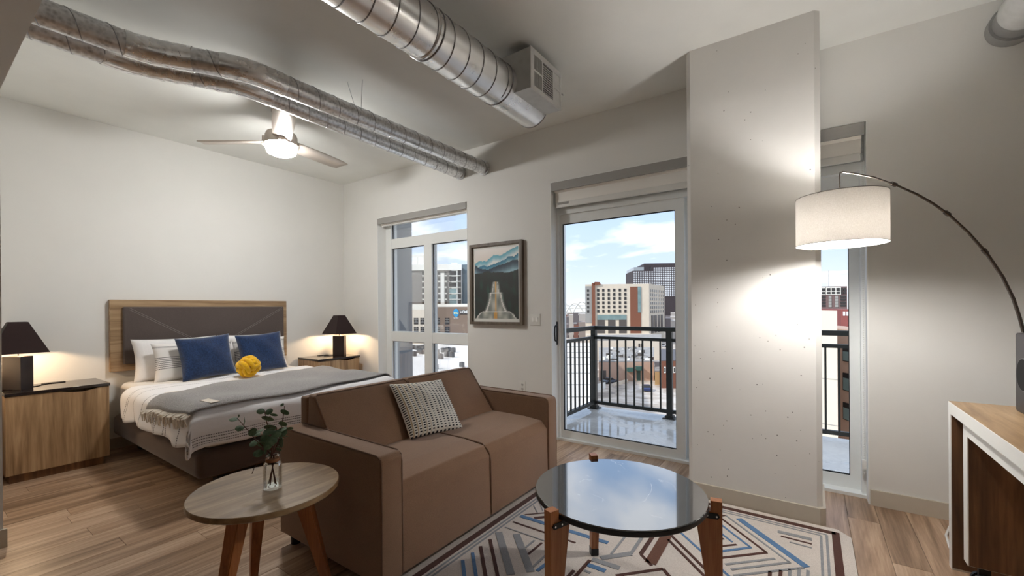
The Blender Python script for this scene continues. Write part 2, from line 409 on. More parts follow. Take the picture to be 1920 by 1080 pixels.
# roller shades (head boxes, fabric, bottom bars)
def roller(label, x0, x1, ztop, zfas, zbar, chain_x, sticker=False):
    r = thing('roller_shade', label, 'roller shade', ((x0+x1)/2, YW+.06, zbar))
    part('fascia', G().box(x0+.008, x1-.008, YW-.012, YW+.004, zfas, ztop-.004), fascia_m, r, False)
    part('roller_tube', G().tube([(x0+.02, YW+.055, ztop-.06), (x1-.02, YW+.055, ztop-.06)], .032, 16), shade_fab, r)
    if zbar < zfas-.03:
        part('fabric', G().box(x0+.022, x1-.022, YW+.052, YW+.0545, zbar+.05, ztop-.06), shade_fab, r, False)
    bar = part('bottom_bar', G().box(x0+.024, x1-.024, YW+.042, YW+.064, zbar, zbar+.055, .01, 3), white_pl, r)
    if sticker: part('sticker', G().box(x0+.05, x0+.17, YW+.0405, YW+.0425, zbar+.028, zbar+.05), fascia_m, bar, False)
    if chain_x:
        cg = G()
        for i in range(150): cg.lathe([(0, -.004), (.0042, 0), (0, .004)], (chain_x, YW+.05, zfas-.03-i*.0148), 5)
        spart(part('bead_chain', cg, white_pl, r))
        part('chain_holder', G().box(chain_x-.012, chain_x+.012, YW+.04, YW+.06, .21, .27, .003), white_pl, r)
    return r
roller('raised roller shade with grey head box over the window', WX0+.006, WX1-.006, WZ1-.006, 2.402, 2.375, None)
roller('lowered white roller shade with grey head box over the balcony door', DX0+.006, -.72, DZ1-.006, 2.418, 2.262, None, True)
roller('narrow white roller shade with bead chain right of the column', -.66, DX1-.006, DZ1-.006, 2.418, 2.262, DX1-.022)

# wall plates
def plate(label, x, z, w, h, kind):
    o = thing('wall_plate', label, kind, (x, YW-.003, z-h/2))
    part('cover', G().box(x-w/2, x+w/2, YW-.006, YW-.0002, z-h/2, z+h/2, .002), white_pl, o)
    if kind == 'switch':
        for dx in (-.023, .023): part('rocker', G().box(x+dx-.012, x+dx+.012, YW-.009, YW-.005, z-.022, z+.022, .002), reveal_m, o)
    else:
        for dz in (-.022, .022): part('socket', G().box(x-.010, x-.006, YW-.0068, YW-.005, z+dz-.008, z+dz+.008).box(x+.006, x+.010, YW-.0068, YW-.005, z+dz-.008, z+dz+.008).box(x-.003, x+.003, YW-.0068, YW-.005, z+dz-.016, z+dz-.011), dark_in, o, False)
plate('white double light switch on the wall beside the framed picture', -2.245, 1.18, .115, .115, 'switch')
plate('white wall socket low on the wall behind the sofa', -2.40, .50, .07, .115, 'socket')

# ------------------------------------------------------------------ bed
bed = thing('bed', 'queen bed with brown covered base and white mattress', 'bed', (-4.35, 1.97, 0))
BY0, BY1, BXH, BXF = 1.155, 2.785, -5.345, -3.37
for (x, y) in ((-5.2, 1.35), (-5.2, 2.6), (-3.65, 1.4), (-3.65, 2.5)):
    part('leg', G().box(x-.04, x+.04, y-.04, y+.04, 0, .15), black_m, bed, False)
part('base_frame', G().box(-5.33, -3.55, 1.3, 2.64, .09, .16, .01), walnut_dk, bed)
def cover(u, v): pass
bg = G().box(BXH, BXF, BY0, BY1, .145, .335, .06, 5)
part('covered_base', bg, brown_vel, bed)
part('mattress', G().box(BXH+.005, BXF-.03, 1.2, 2.74, .335, .630, .08, 6), sheet_m, bed)

hb = thing('headboard', 'wide walnut headboard with grey brown upholstered panel on the wall', 'headboard', (XW, 1.97, .725))
part('board', G().box(XW+.001, XW+.05, 1.148, 2.79, .725, 1.403, .003, 1), walnut_y, hb)
pan = part('padded_panel', G().box(XW+.045, XW+.085, 1.235, 2.74, .79, 1.335, .016, 4), uphol, hb)
for dz in (0, -.018):
    for ya, yb in ((1.28, 1.80), (2.715, 2.17)):
        part('stitching', G().tube([(XW+.0855, ya, 1.325+dz), (XW+.0855, yb, 1.00+dz)], .0013, 5), stitch_m, pan)

# draped bedding: cloth coordinates (a along the bed from the head, b across)
def wrapd(d, rad):
    """distance past the edge -> (outward, down)"""
    if d <= 0: return d, 0.0
    q = rad*PI/2
    if d < q: th = d/rad; return rad*math.sin(th), rad*(1-math.cos(th))
    return rad, rad+(d-q)
def hsh(a, b_): return math.sin(a*9.1+b_*3.3)*.5+math.sin(a*4.3-b_*7.7+1.3)*.5
def drape(x, y, lift=0.0, x_edge=-3.43, ya=1.20, yb=2.74, z0=.636, rad=.09, wr=1.0):
    ox, dx = wrapd(x-x_edge, rad+lift)
    if y < (ya+yb)/2: oy, dy = wrapd(ya-y, rad+lift); Y = ya-oy
    else: oy, dy = wrapd(y-yb, rad+lift); Y = yb+oy
    X = x_edge+ox
    dn = max(dx, dy)+.22*min(dx, dy)
    hang = min(1, dn/.2)
    puff = .012*hsh(x*1.3, y*1.1)*wr
    z = z0+lift-dn+puff*(1-hang*.6)
    fold = .014*math.sin(x*17+y*13)*hang*wr
    if dy > .02: Y += (-1 if y < (ya+yb)/2 else 1)*(fold+.018*hang)
    if dx > .02: X += fold*.8+.014*hang
    return (X, Y, z)
duv = G(); NU, NV = 92, 84
AX0, AX1, BD0, BD1 = -4.86, -3.12, .90, 3.04
def duvf(u, v):
    x = AX0+(AX1-AX0)*u; y = BD0+(BD1-BD0)*v
    hem = .012*math.sin(x*11)+.01*math.sin(y*14)
    if v < .02: y += hem
    if u > .98: x += hem
    X, Y, z = drape(x, y)
    if u == 0: z -= .012
    return (X, Y, z)
duv.grid(duvf, NU, NV)
m, t, b = base_mat('striped_duvet')
uv = t.n('ShaderNodeUVMap').outputs[0]; sp = t.n('ShaderNodeSeparateXYZ', {0: uv}).outputs
stripes = [(-4.68, .009), (-4.655, .006), (-4.50, .009), (-4.30, .009)]+[(-4.06+.017*i, .008) for i in range(8)]+[(-3.83, .010), (-3.795, .010), (-3.52, .010)]+[(-3.205, .006), (-3.188, .006), (-3.168, .006), (-3.152, .006)]
tot = None
for xs, w in stripes:
    u0 = (xs-AX0)/(AX1-AX0); hw = w/(AX1-AX0)/2
    s_ = t.m('LESS_THAN', t.m('ABSOLUTE', t.m('SUBTRACT', sp[0], u0)), hw)
    tot = s_ if tot is None else t.m('MAXIMUM', tot, s_)
dash = t.m('GREATER_THAN', t.m('FRACT', t.m('MULTIPLY', sp[1], 150.0)), .28)
nz = t.noise(t.n('ShaderNodeTexCoord').outputs['Object'], 300, 2)
base = t.ramp(nz, [(.3, srgb(230, 229, 230)), (.7, srgb(238, 237, 238))])
link(t, t.mix(t.m('MULTIPLY', tot, t.m('MULTIPLY', dash, .85)), base, srgb(56, 58, 66)), b, 'Base Color')
b.inputs['Roughness'].default_value = .9; b.inputs['Sheen Weight'].default_value = .2; b.inputs['Specular IOR Level'].default_value = .2
bump(t, b, nz, .12, .001)
duv_o = part('duvet', duv, m, None, True, 80, fix=False)
def grid_uv(o, nu, nv):
    me = o.data; ul = me.uv_layers.new(name='UVMap')
    for lp in me.loops:
        i = lp.vertex_index; ul.data[lp.index].uv = ((i % (nu+1))/nu, (i//(nu+1))/nv)
grid_uv(duv_o, NU, NV)
tag(duv_o, 'white duvet with thin dark stripes spread over the bed', 'duvet')
sm = duv_o.modifiers.new('thickness', 'SOLIDIFY'); sm.thickness = .014; sm.offset = -1

th = thing('throw_blanket', 'grey woven throw with cream fringe laid across the foot of the bed', 'blanket', (-3.8, 1.95, .63))
tg = G(); TU, TV = 40, 90
def thrf(u, v):
    v2 = v
    y = 1.075+(2.93-1.075)*v2
    e0 = -4.10-.42*min(1, v2*1.25); e1 = -3.36-.10*v2*v2
    x = e0+(e1-e0)*u+.02*math.sin(y*6)*(1-u)
    return drape(x, y+.06*(u-.5)*(1-v2), .016)
tg.grid(thrf, TU, TV)
to = part('blanket', tg, throw_m, th, True, 80, fix=False)
sm = to.modifiers.new('thickness', 'SOLIDIFY'); sm.thickness = .009; sm.offset = 1
fg = G()
for i in range(64):
    u = i/63
    p0 = Vector(thrf(u, 0)); p1 = p0+Vector((random.uniform(-.02, .03), -.022-random.random()*.02, -.05-random.random()*.05)); pm = (p0+p1)/2+Vector((random.uniform(-.01, .01), -.02, .012))
    fg.tube([p0, pm, p1], [.006, .008, .003], 5)
spart(part('fringe', fg, fringe_m, th))
lp = Vector(thrf(.84, .06))+Vector((0, 0, .014)); lq = Vector(thrf(.97, .075))+Vector((0, 0, .014)); lr = Vector(thrf(.97, .105))+Vector((0, 0, .014)); ls = Vector(thrf(.84, .09))+Vector((0, 0, .014))
part('label_tag', G().prism([lp, lq, lr, ls], (0, 0, .003)), fringe_m, th, False)

# pillows
def pillow_g(c, upv, nrm, w, h, thick, n=22, pinch=.07, sag=0.0):
    """c: middle of the bottom edge"""
    U = Vector(upv).normalized(); Nn = Vector(nrm); Nn = (Nn-U*Nn.dot(U)).normalized(); S = U.cross(Nn)
    g = G()
    for sgn in (1, -1):
        def fn(u, v):
            a, b_ = 2*u-1, 2*v-1
            x = a*w/2*(1-pinch*(1-b_*b_)); y = b_*h/2*(1-pinch*(1-a*a))
            e = max(0, (1-a*a)*(1-b_*b_))
            zz = sgn*(thick/2*e**.42+.004)*(1+sag*(-b_)) + .006*math.sin(a*5+b_*4)*e
            return Vector(c)+U*(y+h/2)+S*x+Nn*zz
        g.grid(fn, n, n)
    bm = bmesh.new(); vv = [bm.verts.new(p) for p in g.v]
    for q in g.f: bm.faces.new([vv[i] for i in q])
    g2 = G(); g2.v = g.v; g2.f = g.f; bm.free()
    return g2, n
def pillow(name, label, cat, mat, *a, group=None, **k):
    g, n = pillow_g(*a, **k)
    # rim band closes the two halves
    N1 = (n+1)*(n+1)
    rim = [i for i in range(n+1)]+[(j)*(n+1)+n for j in range(1, n+1)]+[n*(n+1)+i for i in range(n-1, -1, -1)]+[j*(n+1) for j in range(n-1, 0, -1)]
    for i in range(len(rim)):
        p, q = rim[i], rim[(i+1) % len(rim)]; g.f.append((p, q, q+N1, p+N1))
    o = part(name, g, mat, None, True, 180)
    me = o.data; ul = me.uv_layers.new(name='UVMap')
    for lp_ in me.loops:
        i = lp_.vertex_index % N1; ul.data[lp_.index].uv = ((i % (n+1))/n, (i//(n+1))/n)
    return tag(o, label, cat, group)
m, t, b = base_mat('striped_pillowcase')
uv = t.n('ShaderNodeUVMap').outputs[0]; sp = t.n('ShaderNodeSeparateXYZ', {0: uv}).outputs
tot = None
for c_, w in [(.90, .012), (.875, .008)]+[(.32+.048*i, .016) for i in range(7)]:
    s_ = t.m('LESS_THAN', t.m('ABSOLUTE', t.m('SUBTRACT', sp[1], c_)), w/2*1.3); tot = s_ if tot is None else t.m('MAXIMUM', tot, s_)
dash = t.m('GREATER_THAN', t.m('FRACT', t.m('ADD', t.m('MULTIPLY', sp[0], 60.0), t.m('MULTIPLY', sp[1], 30.0))), .25)
link(t, t.mix(t.m('MULTIPLY', tot, t.m('MULTIPLY', dash, .9)), srgb(226, 223, 220), srgb(44, 46, 54)), b, 'Base Color')
b.inputs['Roughness'].default_value = .9; b.inputs['Specular IOR Level'].default_value = .2
pstripe = m
pillow('pillow', 'plain white pillow leaning on the headboard behind the striped pillow', 'pillow', linen, (-5.16, 1.615, .624), (-.20, 0, 1), (1, 0, .2), .70, .41, .15)
pillow('pillow', 'plain white pillow behind the blue cushion nearer the window', 'pillow', linen, (-5.16, 2.31, .624), (-.20, 0, 1), (1, 0, .2), .66, .41, .15)
pillow('pillow', 'white pillow with dark stripes beside the blue cushion', 'pillow', pstripe, (-4.99, 1.71, .626), (-.24, 0, 1), (1, 0, .24), .68, .37, .14)
pillow('pillow', 'white striped pillow mostly hidden behind the blue cushions', 'pillow', pstripe, (-4.99, 2.33, .626), (-.24, 0, 1), (1, 0, .24), .56, .37, .14)
pillow('throw_cushion', 'square navy velvet cushion beside the striped pillow, left of the yellow knot', 'cushion', blue_m, (-4.815, 1.765, .640), (-.30, -.06, 1), (1, -.02, .30), .46, .42, .15)
pillow('throw_cushion', 'square navy velvet cushion nearer the window, right of the yellow knot', 'cushion', blue_m, (-4.815, 2.28, .640), (-.30, -.05, 1), (1, -.05, .30), .46, .42, .15)
# knot cushion: interlaced tube
kg = G()
KC = Vector((-4.56, 1.995, .634+.105))
for (ax, ay) in (((1, 0, 0), (0, 1, 0)), ((0, 1, 0), (0, 0, 1)), ((0, 0, 1), (1, 0, 0))):
    ax, ay = Vector(ax), Vector(ay); nz_ = ax.cross(ay)
    for off in (-.044, 0, .044):
        pts = []
        for i in range(40):
            a = 2*PI*i/40; rr = (.078 if off == 0 else .066)+.012*math.sin(2*a)
            pts.append(KC+Matrix.Rotation(.5, 3, Vector((1, .3, .2)))@(ax*math.cos(a)*rr+ay*math.sin(a)*rr+nz_*off))
        kg.tube(pts, .0225, 10, closed=True)
tag(part('knot_cushion', kg, yellow_m, None, True, 180), 'yellow knotted ball cushion in front of the blue cushions', 'cushion')

# ------------------------------------------------------------------ nightstands and their lamps
def nightstand(label, y0, y1):
    n = thing('nightstand', label, 'nightstand', (-5.17, (y0+y1)/2, 0))
    xf = -4.93
    part('body', G().box(XW+.02, xf-.022, y0, y1, .062, .60).box(XW+.02, xf-.11, y0, y1, .60, .66).box(xf-.11, xf-.022, y0, y0+.018, .60, .66).box(xf-.11, xf-.022, y1-.018, y1, .60, .66), walnut, n, False)
    yc = y0+.40
    dp = [(xf-.020, y0+.002, .064), (xf-.020, y1-.002, .064), (xf-.020, y1-.002, .656)]+[(xf-.020, yc+.115-.23*i/12, .656-.020*math.sin(PI*i/12)) for i in range(13)]+[(xf-.020, y0+.002, .656)]
    part('door', G().prism(dp, (.020, 0, 0)), walnut, n, False)
    part('plinth', G().box(XW+.04, xf-.022, y0+.02, y1-.035, 0, .062), walnut_dk, n, False)
    tp = part('top', G().box(XW+.018, xf+.008, y0-.004, y1+.004, .66, .684, .002, 1), black_gloss, n)
    part('power_outlet', G().box(XW+.05, XW+.10, y0+.24, y0+.38, .684, .690, .002, 1), black_m, tp)
    return n
nightstand('walnut nightstand with black glass top beside the partition wall', .468, 1.05)
nightstand('walnut nightstand with black glass top in the corner by the window', 2.95, 3.53)
def table_lamp(label, x, y, z, power, rot, cord):
    l = thing('table_lamp', label, 'lamp', (x, y, z))
    c, s = math.cos(R(rot)), math.sin(R(rot))
    q = [(x+c*a-s*b_, y+s*a+c*b_, z) for a, b_ in ((.072, .046), (-.072, .046), (-.072, -.046), (.072, -.046))]
    part('base', G().prism(q, (0, 0, .262), .003), dark_brown, l)
    part('stem', G().tube([(x, y, z+.262), (x, y, z+.36)], .006, 10), chrome, l)
    b0, t0, hz, hb_ = .155, .052, .532, .290
    q = lambda k, hz_: [(x+k, y+k, z+hz_), (x-k, y+k, z+hz_), (x-k, y-k, z+hz_), (x+k, y-k, z+hz_)]
    g = G(); v = q(b0, hb_)+q(t0, hz)+q(b0-.004, hb_)+q(t0-.004, hz-.001)
    f = [(i, (i+1) % 4, 4+(i+1) % 4, 4+i) for i in range(4)]+[(8+i, 12+i, 12+(i+1) % 4, 8+(i+1) % 4) for i in range(4)]
    f += [(i, 8+i, 8+(i+1) % 4, (i+1) % 4) for i in range(4)]+[(4+i, 4+(i+1) % 4, 12+(i+1) % 4, 12+i) for i in range(4)]
    g.add(v, f); part('lamp_shade', g, shade_dark, l, False)
    part('bulb', G().lathe([(.001, .36), (.02, .365), (.03, .39), (.024, .42), (.001, .43)], (x, y, z), 14), MATS['warm_bulb'], l)
    cg = G().tube([(px, py, z+.0028) for px, py in cord], .003, 6)
    part('cord', cg, black_m, l)
    point_light('lamp_light', (x, y, z+.335), power, (1, .70, .42), .02)
plain('warm_bulb', (1, .8, .55, 1), .5, emit=(1, .75, .45, 1), estr=8)
table_lamp('dark bronze table lamp on the nightstand by the partition wall', -5.14, .556, .684, 9.0, 36, [(-5.19, .60), (-5.21, .67), (-5.27, .70), (-5.306, .74)])
table_lamp('dark bronze table lamp on the nightstand by the window', -5.14, 3.375, .684, 9.0, 36, [(-5.18, 3.32), (-5.19, 3.25), (-5.25, 3.22), (-5.306, 3.25)])

# ------------------------------------------------------------------ ceiling fan
FAN_L = 96.0
FX, FY = -3.82, 1.955
fan = thing('ceiling_fan', 'brushed nickel three blade ceiling fan with lit round lamp', 'ceiling fan', (FX, FY, 2.66))
part('canopy', G().lathe([(.001, H-.055), (.05, H-.055), (.078, H-.02), (.08, H-.001), (.001, H-.001)], (FX, FY, 0), 28), nickel, fan)
part('downrod', G().tube([(FX, FY, 2.86), (FX, FY, H-.05)], .016, 12), nickel, fan)
part('motor_housing', G().lathe([(.001, 2.885), (.055, 2.885), (.075, 2.865), (.118, 2.845), (.128, 2.82), (.130, 2.755), (.001, 2.755)], (FX, FY, 0), 36), nickel, fan)
part('rim', G().lathe([(.124, 2.755), (.134, 2.755), (.134, 2.743), (.124, 2.743)], (FX, FY, 0), 36), nickel, fan)
plain('lamp_glass', (1, .98, .94, 1), .4, emit=(1, .985, .96, 1), estr=FAN_L)
part('light_glass', G().lathe([(.122, 2.748), (.124, 2.71), (.112, 2.675), (.07, 2.655), (.001, 2.652)], (FX, FY, 0), 36), MATS['lamp_glass'], fan)
for ang in (103, 216, 336):
    e = Vector((math.cos(R(ang)), math.sin(R(ang)), 0)); s_ = Vector((-e.y, e.x, 0))
    g = G(); N = 12
    top = []
    for i in range(N+1):
        q = i/N; rr = .10+.60*q
        wl = (.070+.012*math.sin(q*PI*.8))*(1 if q < .96 else .86); wr_ = wl*.95
        off = -.012*q
        tw = -.26*(1-.3*q)
        zc = 2.775
        for w in (-wl, 0, wr_):
            p = Vector((FX, FY, zc))+e*(rr+(.02 if w == -wl and q == 1 else 0))+s_*(w+off)+Vector((0, 0, w*tw)); top.append(p)
    f = []
    for i in range(N):
        for k in range(2): f.append((i*3+k, i*3+k+1, (i+1)*3+k+1, (i+1)*3+k))
    g.add(top, f)
    bl = part('blade', g, nickel, fan, True, 80)
    md = bl.modifiers.new('thickness', 'SOLIDIFY'); md.thickness = .009; md.offset = 0
    bp = Vector((FX, FY, 2.775))+e*.135
    part('blade_bracket', G().prism([bp+s_*.03+Vector((0, 0, -.03)), bp-s_*.03+Vector((0, 0, -.035)), bp-s_*.026+Vector((0, 0, .045)), bp+s_*.026+Vector((0, 0, .05))], e*.022, .004), nickel, fan)

# ------------------------------------------------------------------ ducts
def helix(g, p0, p1, r, pitch, rt, n=22, ph=0):
    a, b_ = Vector(p0), Vector(p1); d = (b_-a); L = d.length; d.normalize()
    u = Vector((0, 0, 1)); u = (u-d*u.dot(d)).normalized(); s_ = d.cross(u)
    k = int(L/pitch*n); pts = []
    for i in range(k+1):
        th_ = 2*PI*i/n+ph; pts.append(a+d*(L*i/k)+(u*math.cos(th_)+s_*math.sin(th_))*r)
    g.tube(pts, rt, 5)
BDX, BDZ, BDR = -1.733, 2.812, .137
big = thing('spiral_duct', 'large bright spiral air duct with square supply grille', 'air duct', (BDX, 1.2, BDZ-BDR))
g = G(); n = 40
prof = [(x, .3405) for x in (0,)]
g.tube([(BDX, .3405, BDZ), (BDX, 1.0, BDZ), (BDX, 1.8, BDZ), (BDX, 2.79, BDZ)], BDR, n)
part('pipe', g, duct_m, big, True, 30)
g = G(); helix(g, (BDX, .345, BDZ), (BDX, 2.30, BDZ), BDR+.001, .128, .0035, 30, 1.0); part('spiral_seam', g, seam_m, big)
def ring(g, y, r, rt, x=BDX, z=BDZ): g.tube([(x+r*math.cos(a), y, z+r*math.sin(a)) for a in (2*PI*i/40 for i in range(40))], rt, 6, closed=True)
for y in (1.66, 1.69, 2.33, 2.785):
    g = G(); ring(g, y, BDR+.001, .005 if y < 2.7 else .004); part('coupling_ring', g, seam_m if y > 1.67 else duct_m, big)
gx = G(); gx.box(-1.742, -1.740, 2.372, 2.779, 2.735, 3.0).box(-1.740, -1.492, 2.372, 2.374, 2.735, 3.0).box(-1.740, -1.492, 2.777, 2.779, 2.735, 3.0).box(-1.740, -1.492, 2.374, 2.777, 2.735, 2.737).box(-1.740, -1.492, 2.374, 2.777, 2.998, 3.0)
bxo = part('grille_box', gx, metal_sheet('box_sheet', (.62, .62, .61, 1), .42, 6, .1), big, False)
part('saddle_flange', G().box(-1.80, -1.742, 2.36, 2.785, 2.70, 2.72).box(-1.752, -1.742, 2.36, 2.79, 2.715, 2.737), duct_m, big, False)
yl, yr, zl, zh = 2.372, 2.779, 2.735, 3.0
XF = -1.492
# the box is hollow: the grille opens into it
fr = G()
W_, Hh = yr-yl, zh-zl
def gy(f): return yl+f*W_
def gz(f): return zl+f*Hh
fr.box(XF, XF+.008, yl-.004, gy(.09), zl-.004, zh+.004).box(XF, XF+.008, gy(.97), yr+.004, zl-.004, zh+.004).box(XF, XF+.008, gy(.09), gy(.97), zl-.004, gz(.10)).box(XF, XF+.008, gy(.09), gy(.97), gz(.87), zh+.004)
fr.box(XF, XF+.008, gy(.335), gy(.375), gz(.1), gz(.87)).box(XF, XF+.008, gy(.71), gy(.76), gz(.1), gz(.87)).box(XF, XF+.008, gy(.09), gy(.335), gz(.46), gz(.51)).box(XF, XF+.008, gy(.76), gy(.97), gz(.46), gz(.51))
part('grille_frame', fr, grille_m, bxo, False)
for i in range(7):
    y = gy(.115+.032*i); part('slat', G().box(XF+.001, XF+.006, y, y+.0035, gz(.1), gz(.87)), grille_m, bxo, False)
for i in range(12):
    z = gz(.13+.06*i); part('slat', G().box(XF+.001, XF+.006, gy(.375), gy(.71), z, z+.004), grille_m, bxo, False)
part('blank_plate', G().box(XF+.001, XF+.004, gy(.76), gy(.97), gz(.1), gz(.46)).box(XF+.001, XF+.004, gy(.76), gy(.97), gz(.51), gz(.87)), grille_m, bxo, False)
part('damper_lever', G().tube([(XF+.004, yr+.002, gz(.45)), (XF+.01, yr+.02, gz(.47)), (XF+.008, yr+.03, gz(.45))], .003, 6), seam_m, bxo)
for i, y in enumerate((.9, 1.68)):
    part('hanger_wire', G().tube([(BDX+.02, y, BDZ+BDR-.01), (BDX+.02, y, H)], .002, 5), seam_m, big)

def smooth_path(P, n=6):
    P = [Vector(p) for p in P]; out = [P[0]]
    for i in range(1, len(P)-1):
        a, b_, c = P[i-1], P[i], P[i+1]
        p0 = b_+(a-b_).normalized()*min(.10, (a-b_).length*.4); p2 = b_+(c-b_).normalized()*min(.10, (c-b_).length*.4)
        for k in range(n+1):
            q = k/n; out.append(p0*(1-q)**2+b_*2*q*(1-q)+p2*q*q)
    out.append(P[-1]); return out
def twin(label, P, r, tapes, wraps):
    d = thing('exhaust_duct', label, 'air duct', (P[1][0], P[1][1], P[1][2]-r))
    path = smooth_path(P)
    part('pipe', G().tube(path, r, 28), galv_m, d, True, 50)
    g = G()
    helix(g, P[0], Vector(P[1])+(Vector(P[0])-Vector(P[1])).normalized()*.08, r+.0005, .155, .003, 20)
    helix(g, Vector(P[1])+(Vector(P[2])-Vector(P[1])).normalized()*.14, Vector(P[2])+(Vector(P[1])-Vector(P[2])).normalized()*.12, r+.0005, .155, .003, 20)
    helix(g, Vector(P[2])+(Vector(P[3])-Vector(P[2])).normalized()*.14, P[3], r+.0005, .155, .003, 20, 2)
    part('spiral_seam', g, seam_m, d)
    for (s0, s1) in tapes:
        # crumpled foil wrapped around part of the path
        tot = [0]
        for a, b_ in zip(path, path[1:]): tot.append(tot[-1]+(b_-a).length)
        pts = []
        for i in range(15):
            s_ = s0+(s1-s0)*i/14
            for k in range(len(path)-1):
                if tot[k] <= s_ <= tot[k+1]+1e-6:
                    q = (s_-tot[k])/max(1e-6, tot[k+1]-tot[k]); pts.append(path[k].lerp(path[k+1], q)); break
        g = G(); g.tube(pts, [r+.003+.0015*(i % 2) for i in range(len(pts))], 26, False)
        g.v = [tuple(Vector(p)+Vector((random.uniform(-1, 1), random.uniform(-1, 1), random.uniform(-1, 1)))*.0018) for p in g.v]
        part('foil_tape', g, foil_m, d, True, 25)
    for (p0, p1) in wraps: part('hanger_wire', G().tube([p0, p1], .0018, 5), seam_m, d)
    e = Vector(P[3]); 
    part('wall_collar', G().tube([e+Vector((0, -.03, 0)), e], r+.008, 28), galv_m, d)
    return d
RZ = 2.80
twin('galvanised duct of the bent pair, the one nearer the large duct', [(-3.165, .3405, RZ), (-3.15, .83, RZ), (-2.89, 1.27, RZ), (-2.875, 3.631, RZ)], .068, [(.40, .72), (.86, 1.22)], [((-2.82, 2.05, RZ+.02), (-2.80, 2.05, H)), ((-2.86, 2.02, RZ+.06), (-2.92, 2.0, H-.0))])
twin('galvanised duct of the bent pair, the one nearer the fan', [(-3.385, .3405, RZ+.015), (-3.40, .84, RZ+.015), (-3.135, 1.34, RZ+.015), (-3.21, 3.631, RZ+.012)], .068, [(.36, .80), (.86, 1.24)], [((-3.2, 1.9, RZ+.06), (-3.2, 1.9, H))])
rd = thing('exhaust_duct', 'short grey taped duct entering the wall high right of the column', 'air duct', (.93, 3.3, 2.76))
part('pipe', G().tube([(.945, 3.62, 2.872), (.945, 3.45, 2.874), (.955, 3.30, 2.88), (.965, 2.7, 2.895), (.97, .3405, 2.90)], [.095, .095, .093, .093, .093], 30), plain('grey_duct_paint', srgb(150, 150, 148), .45, .3), rd, True, 50)
part('wall_collar', G().tube([(.945, 3.56, 2.872), (.945, 3.631, 2.872)], .108, 30), MATS['grey_duct_paint'], rd)
part('plastic_wrap', G().tube([(.945, 3.47, 2.873), (.947, 3.43, 2.874), (.95, 3.38, 2.875), (.953, 3.33, 2.877), (.956, 3.24, 2.881), (.958, 3.16, 2.883)], [.099, .106, .101, .107, .102, .099], 30, False), plain('glossy_wrap', srgb(196, 197, 195), .18), rd, True, 60)

# ------------------------------------------------------------------ sofa
SX0, SX1, SY0, SY1 = -2.42, -1.55, 1.215, 2.795
IA, IB = 1.337, 2.678
sofa = thing('sofa', 'brown woven two seat sofa with its back to the bed', 'sofa', (-1.98, 2.0, 0))
for y0, y1, nm in ((SY0, IA, 0), (IB, SY1, 1)):
    poly = [(SX0, y0, .07), (SX1, y0, .07), (SX1, y0, .625), (SX1-.02, y0, .645), (SX0+.02, y0, .65), (SX0, y0, .63)]
    ar = part('arm', G().prism(poly, (0, y1-y0, 0), .012), sofa_m, sofa)
    for yy in (y0+.004, y1-.004):
        q = [(SX1-.002, yy, .08), (SX1-.001, yy, .3), (SX1-.002, yy, .60), (SX1-.010, yy, .632), (SX1-.035, yy, .645), (SX1-.3, yy, .648), (SX0+.03, yy, .650)]
        part('piping', G().tube(q, .0038, 6), piping_m, ar)
SM = 2.008
for y0, y1 in ((IA, SM), (SM, IB)):
    poly = [(-2.30, y0+.001, .085), (SX1-.004, y0+.001, .072), (SX1-.012, y0+.001, .43), (SX1-.055, y0+.001, .482), (-1.75, y0+.001, .496), (-2.30, y0+.001, .500)]
    part('seat', G().prism(poly, (0, y1-y0-.002, 0), .010), sofa_m, sofa)
    poly = [(-2.055, y0+.002, .44), (-2.052, y0+.002, .50), (-2.285, y0+.002, .812), (-2.345, y0+.002, .818), (-2.36, y0+.002, .44)]
    bk = part('back_cushion', G().prism(poly, (0, y1-y0-.004, 0), .014), sofa_m, sofa)
    q = [(-2.06, y0+.006, .51), (-2.275, y0+.006, .802), (-2.288, y0+.020, .815), (-2.288, y1-.020, .815), (-2.275, y1-.006, .802), (-2.06, y1-.006, .51)]
    part('piping', G().tube(q, .0038, 6), piping_m, bk)
part('seat_seam', G().tube([(-2.0, SM, .497), (-1.75, SM, .4965), (-1.62, SM, .487), (SX1-.022, SM, .45), (SX1-.008, SM, .40), (SX1-.004, SM, .2), (SX1-.003, SM, .09)], .005, 6), piping_m, sofa)
part('back_frame', G().box(SX0, -2.345, IA-.002, IB+.002, .07, .80, .016, 3), sofa_m, sofa)
for x in (SX0+.055, SX1-.07):
    for y in (SY0+.06, SY1-.06):
        zf = .0125 if x > -2 else 0.0
        part('foot', G().tube([(x, y, zf), (x, y, .075)], [.026, .03], 14), black_m, sofa)
m, t, b = base_mat('dashed_cotton')
uv = t.n('ShaderNodeUVMap').outputs[0]; sp = t.n('ShaderNodeSeparateXYZ', {0: uv}).outputs
cu = t.m('FRACT', t.m('MULTIPLY', sp[0], 13.0)); rv = t.m('FRACT', t.m('MULTIPLY', sp[1], 25.0))
ds = t.m('MULTIPLY', t.m('LESS_THAN', t.m('ABSOLUTE', t.m('SUBTRACT', cu, .32)), .24), t.m('LESS_THAN', rv, .42))
bd = t.m('LESS_THAN', t.m('ABSOLUTE', t.m('SUBTRACT', cu, .76)), .13)
tanf = t.m('MULTIPLY', bd, t.ramp(sp[0], [(.0, (.9, .9, .9, 1)), (.3, (.6, .6, .6, 1)), (.5, (.12, .12, .12, 1))]))
c1 = t.mix(tanf, srgb(224, 220, 210), srgb(178, 152, 112))
link(t, t.mix(ds, c1, srgb(34, 34, 40)), b, 'Base Color'); b.inputs['Roughness'].default_value = .9; b.inputs['Specular IOR Level'].default_value = .2
bump(t, b, t.noise(t.n('ShaderNodeTexCoord').outputs['Object'], 300, 2), .3, .001)
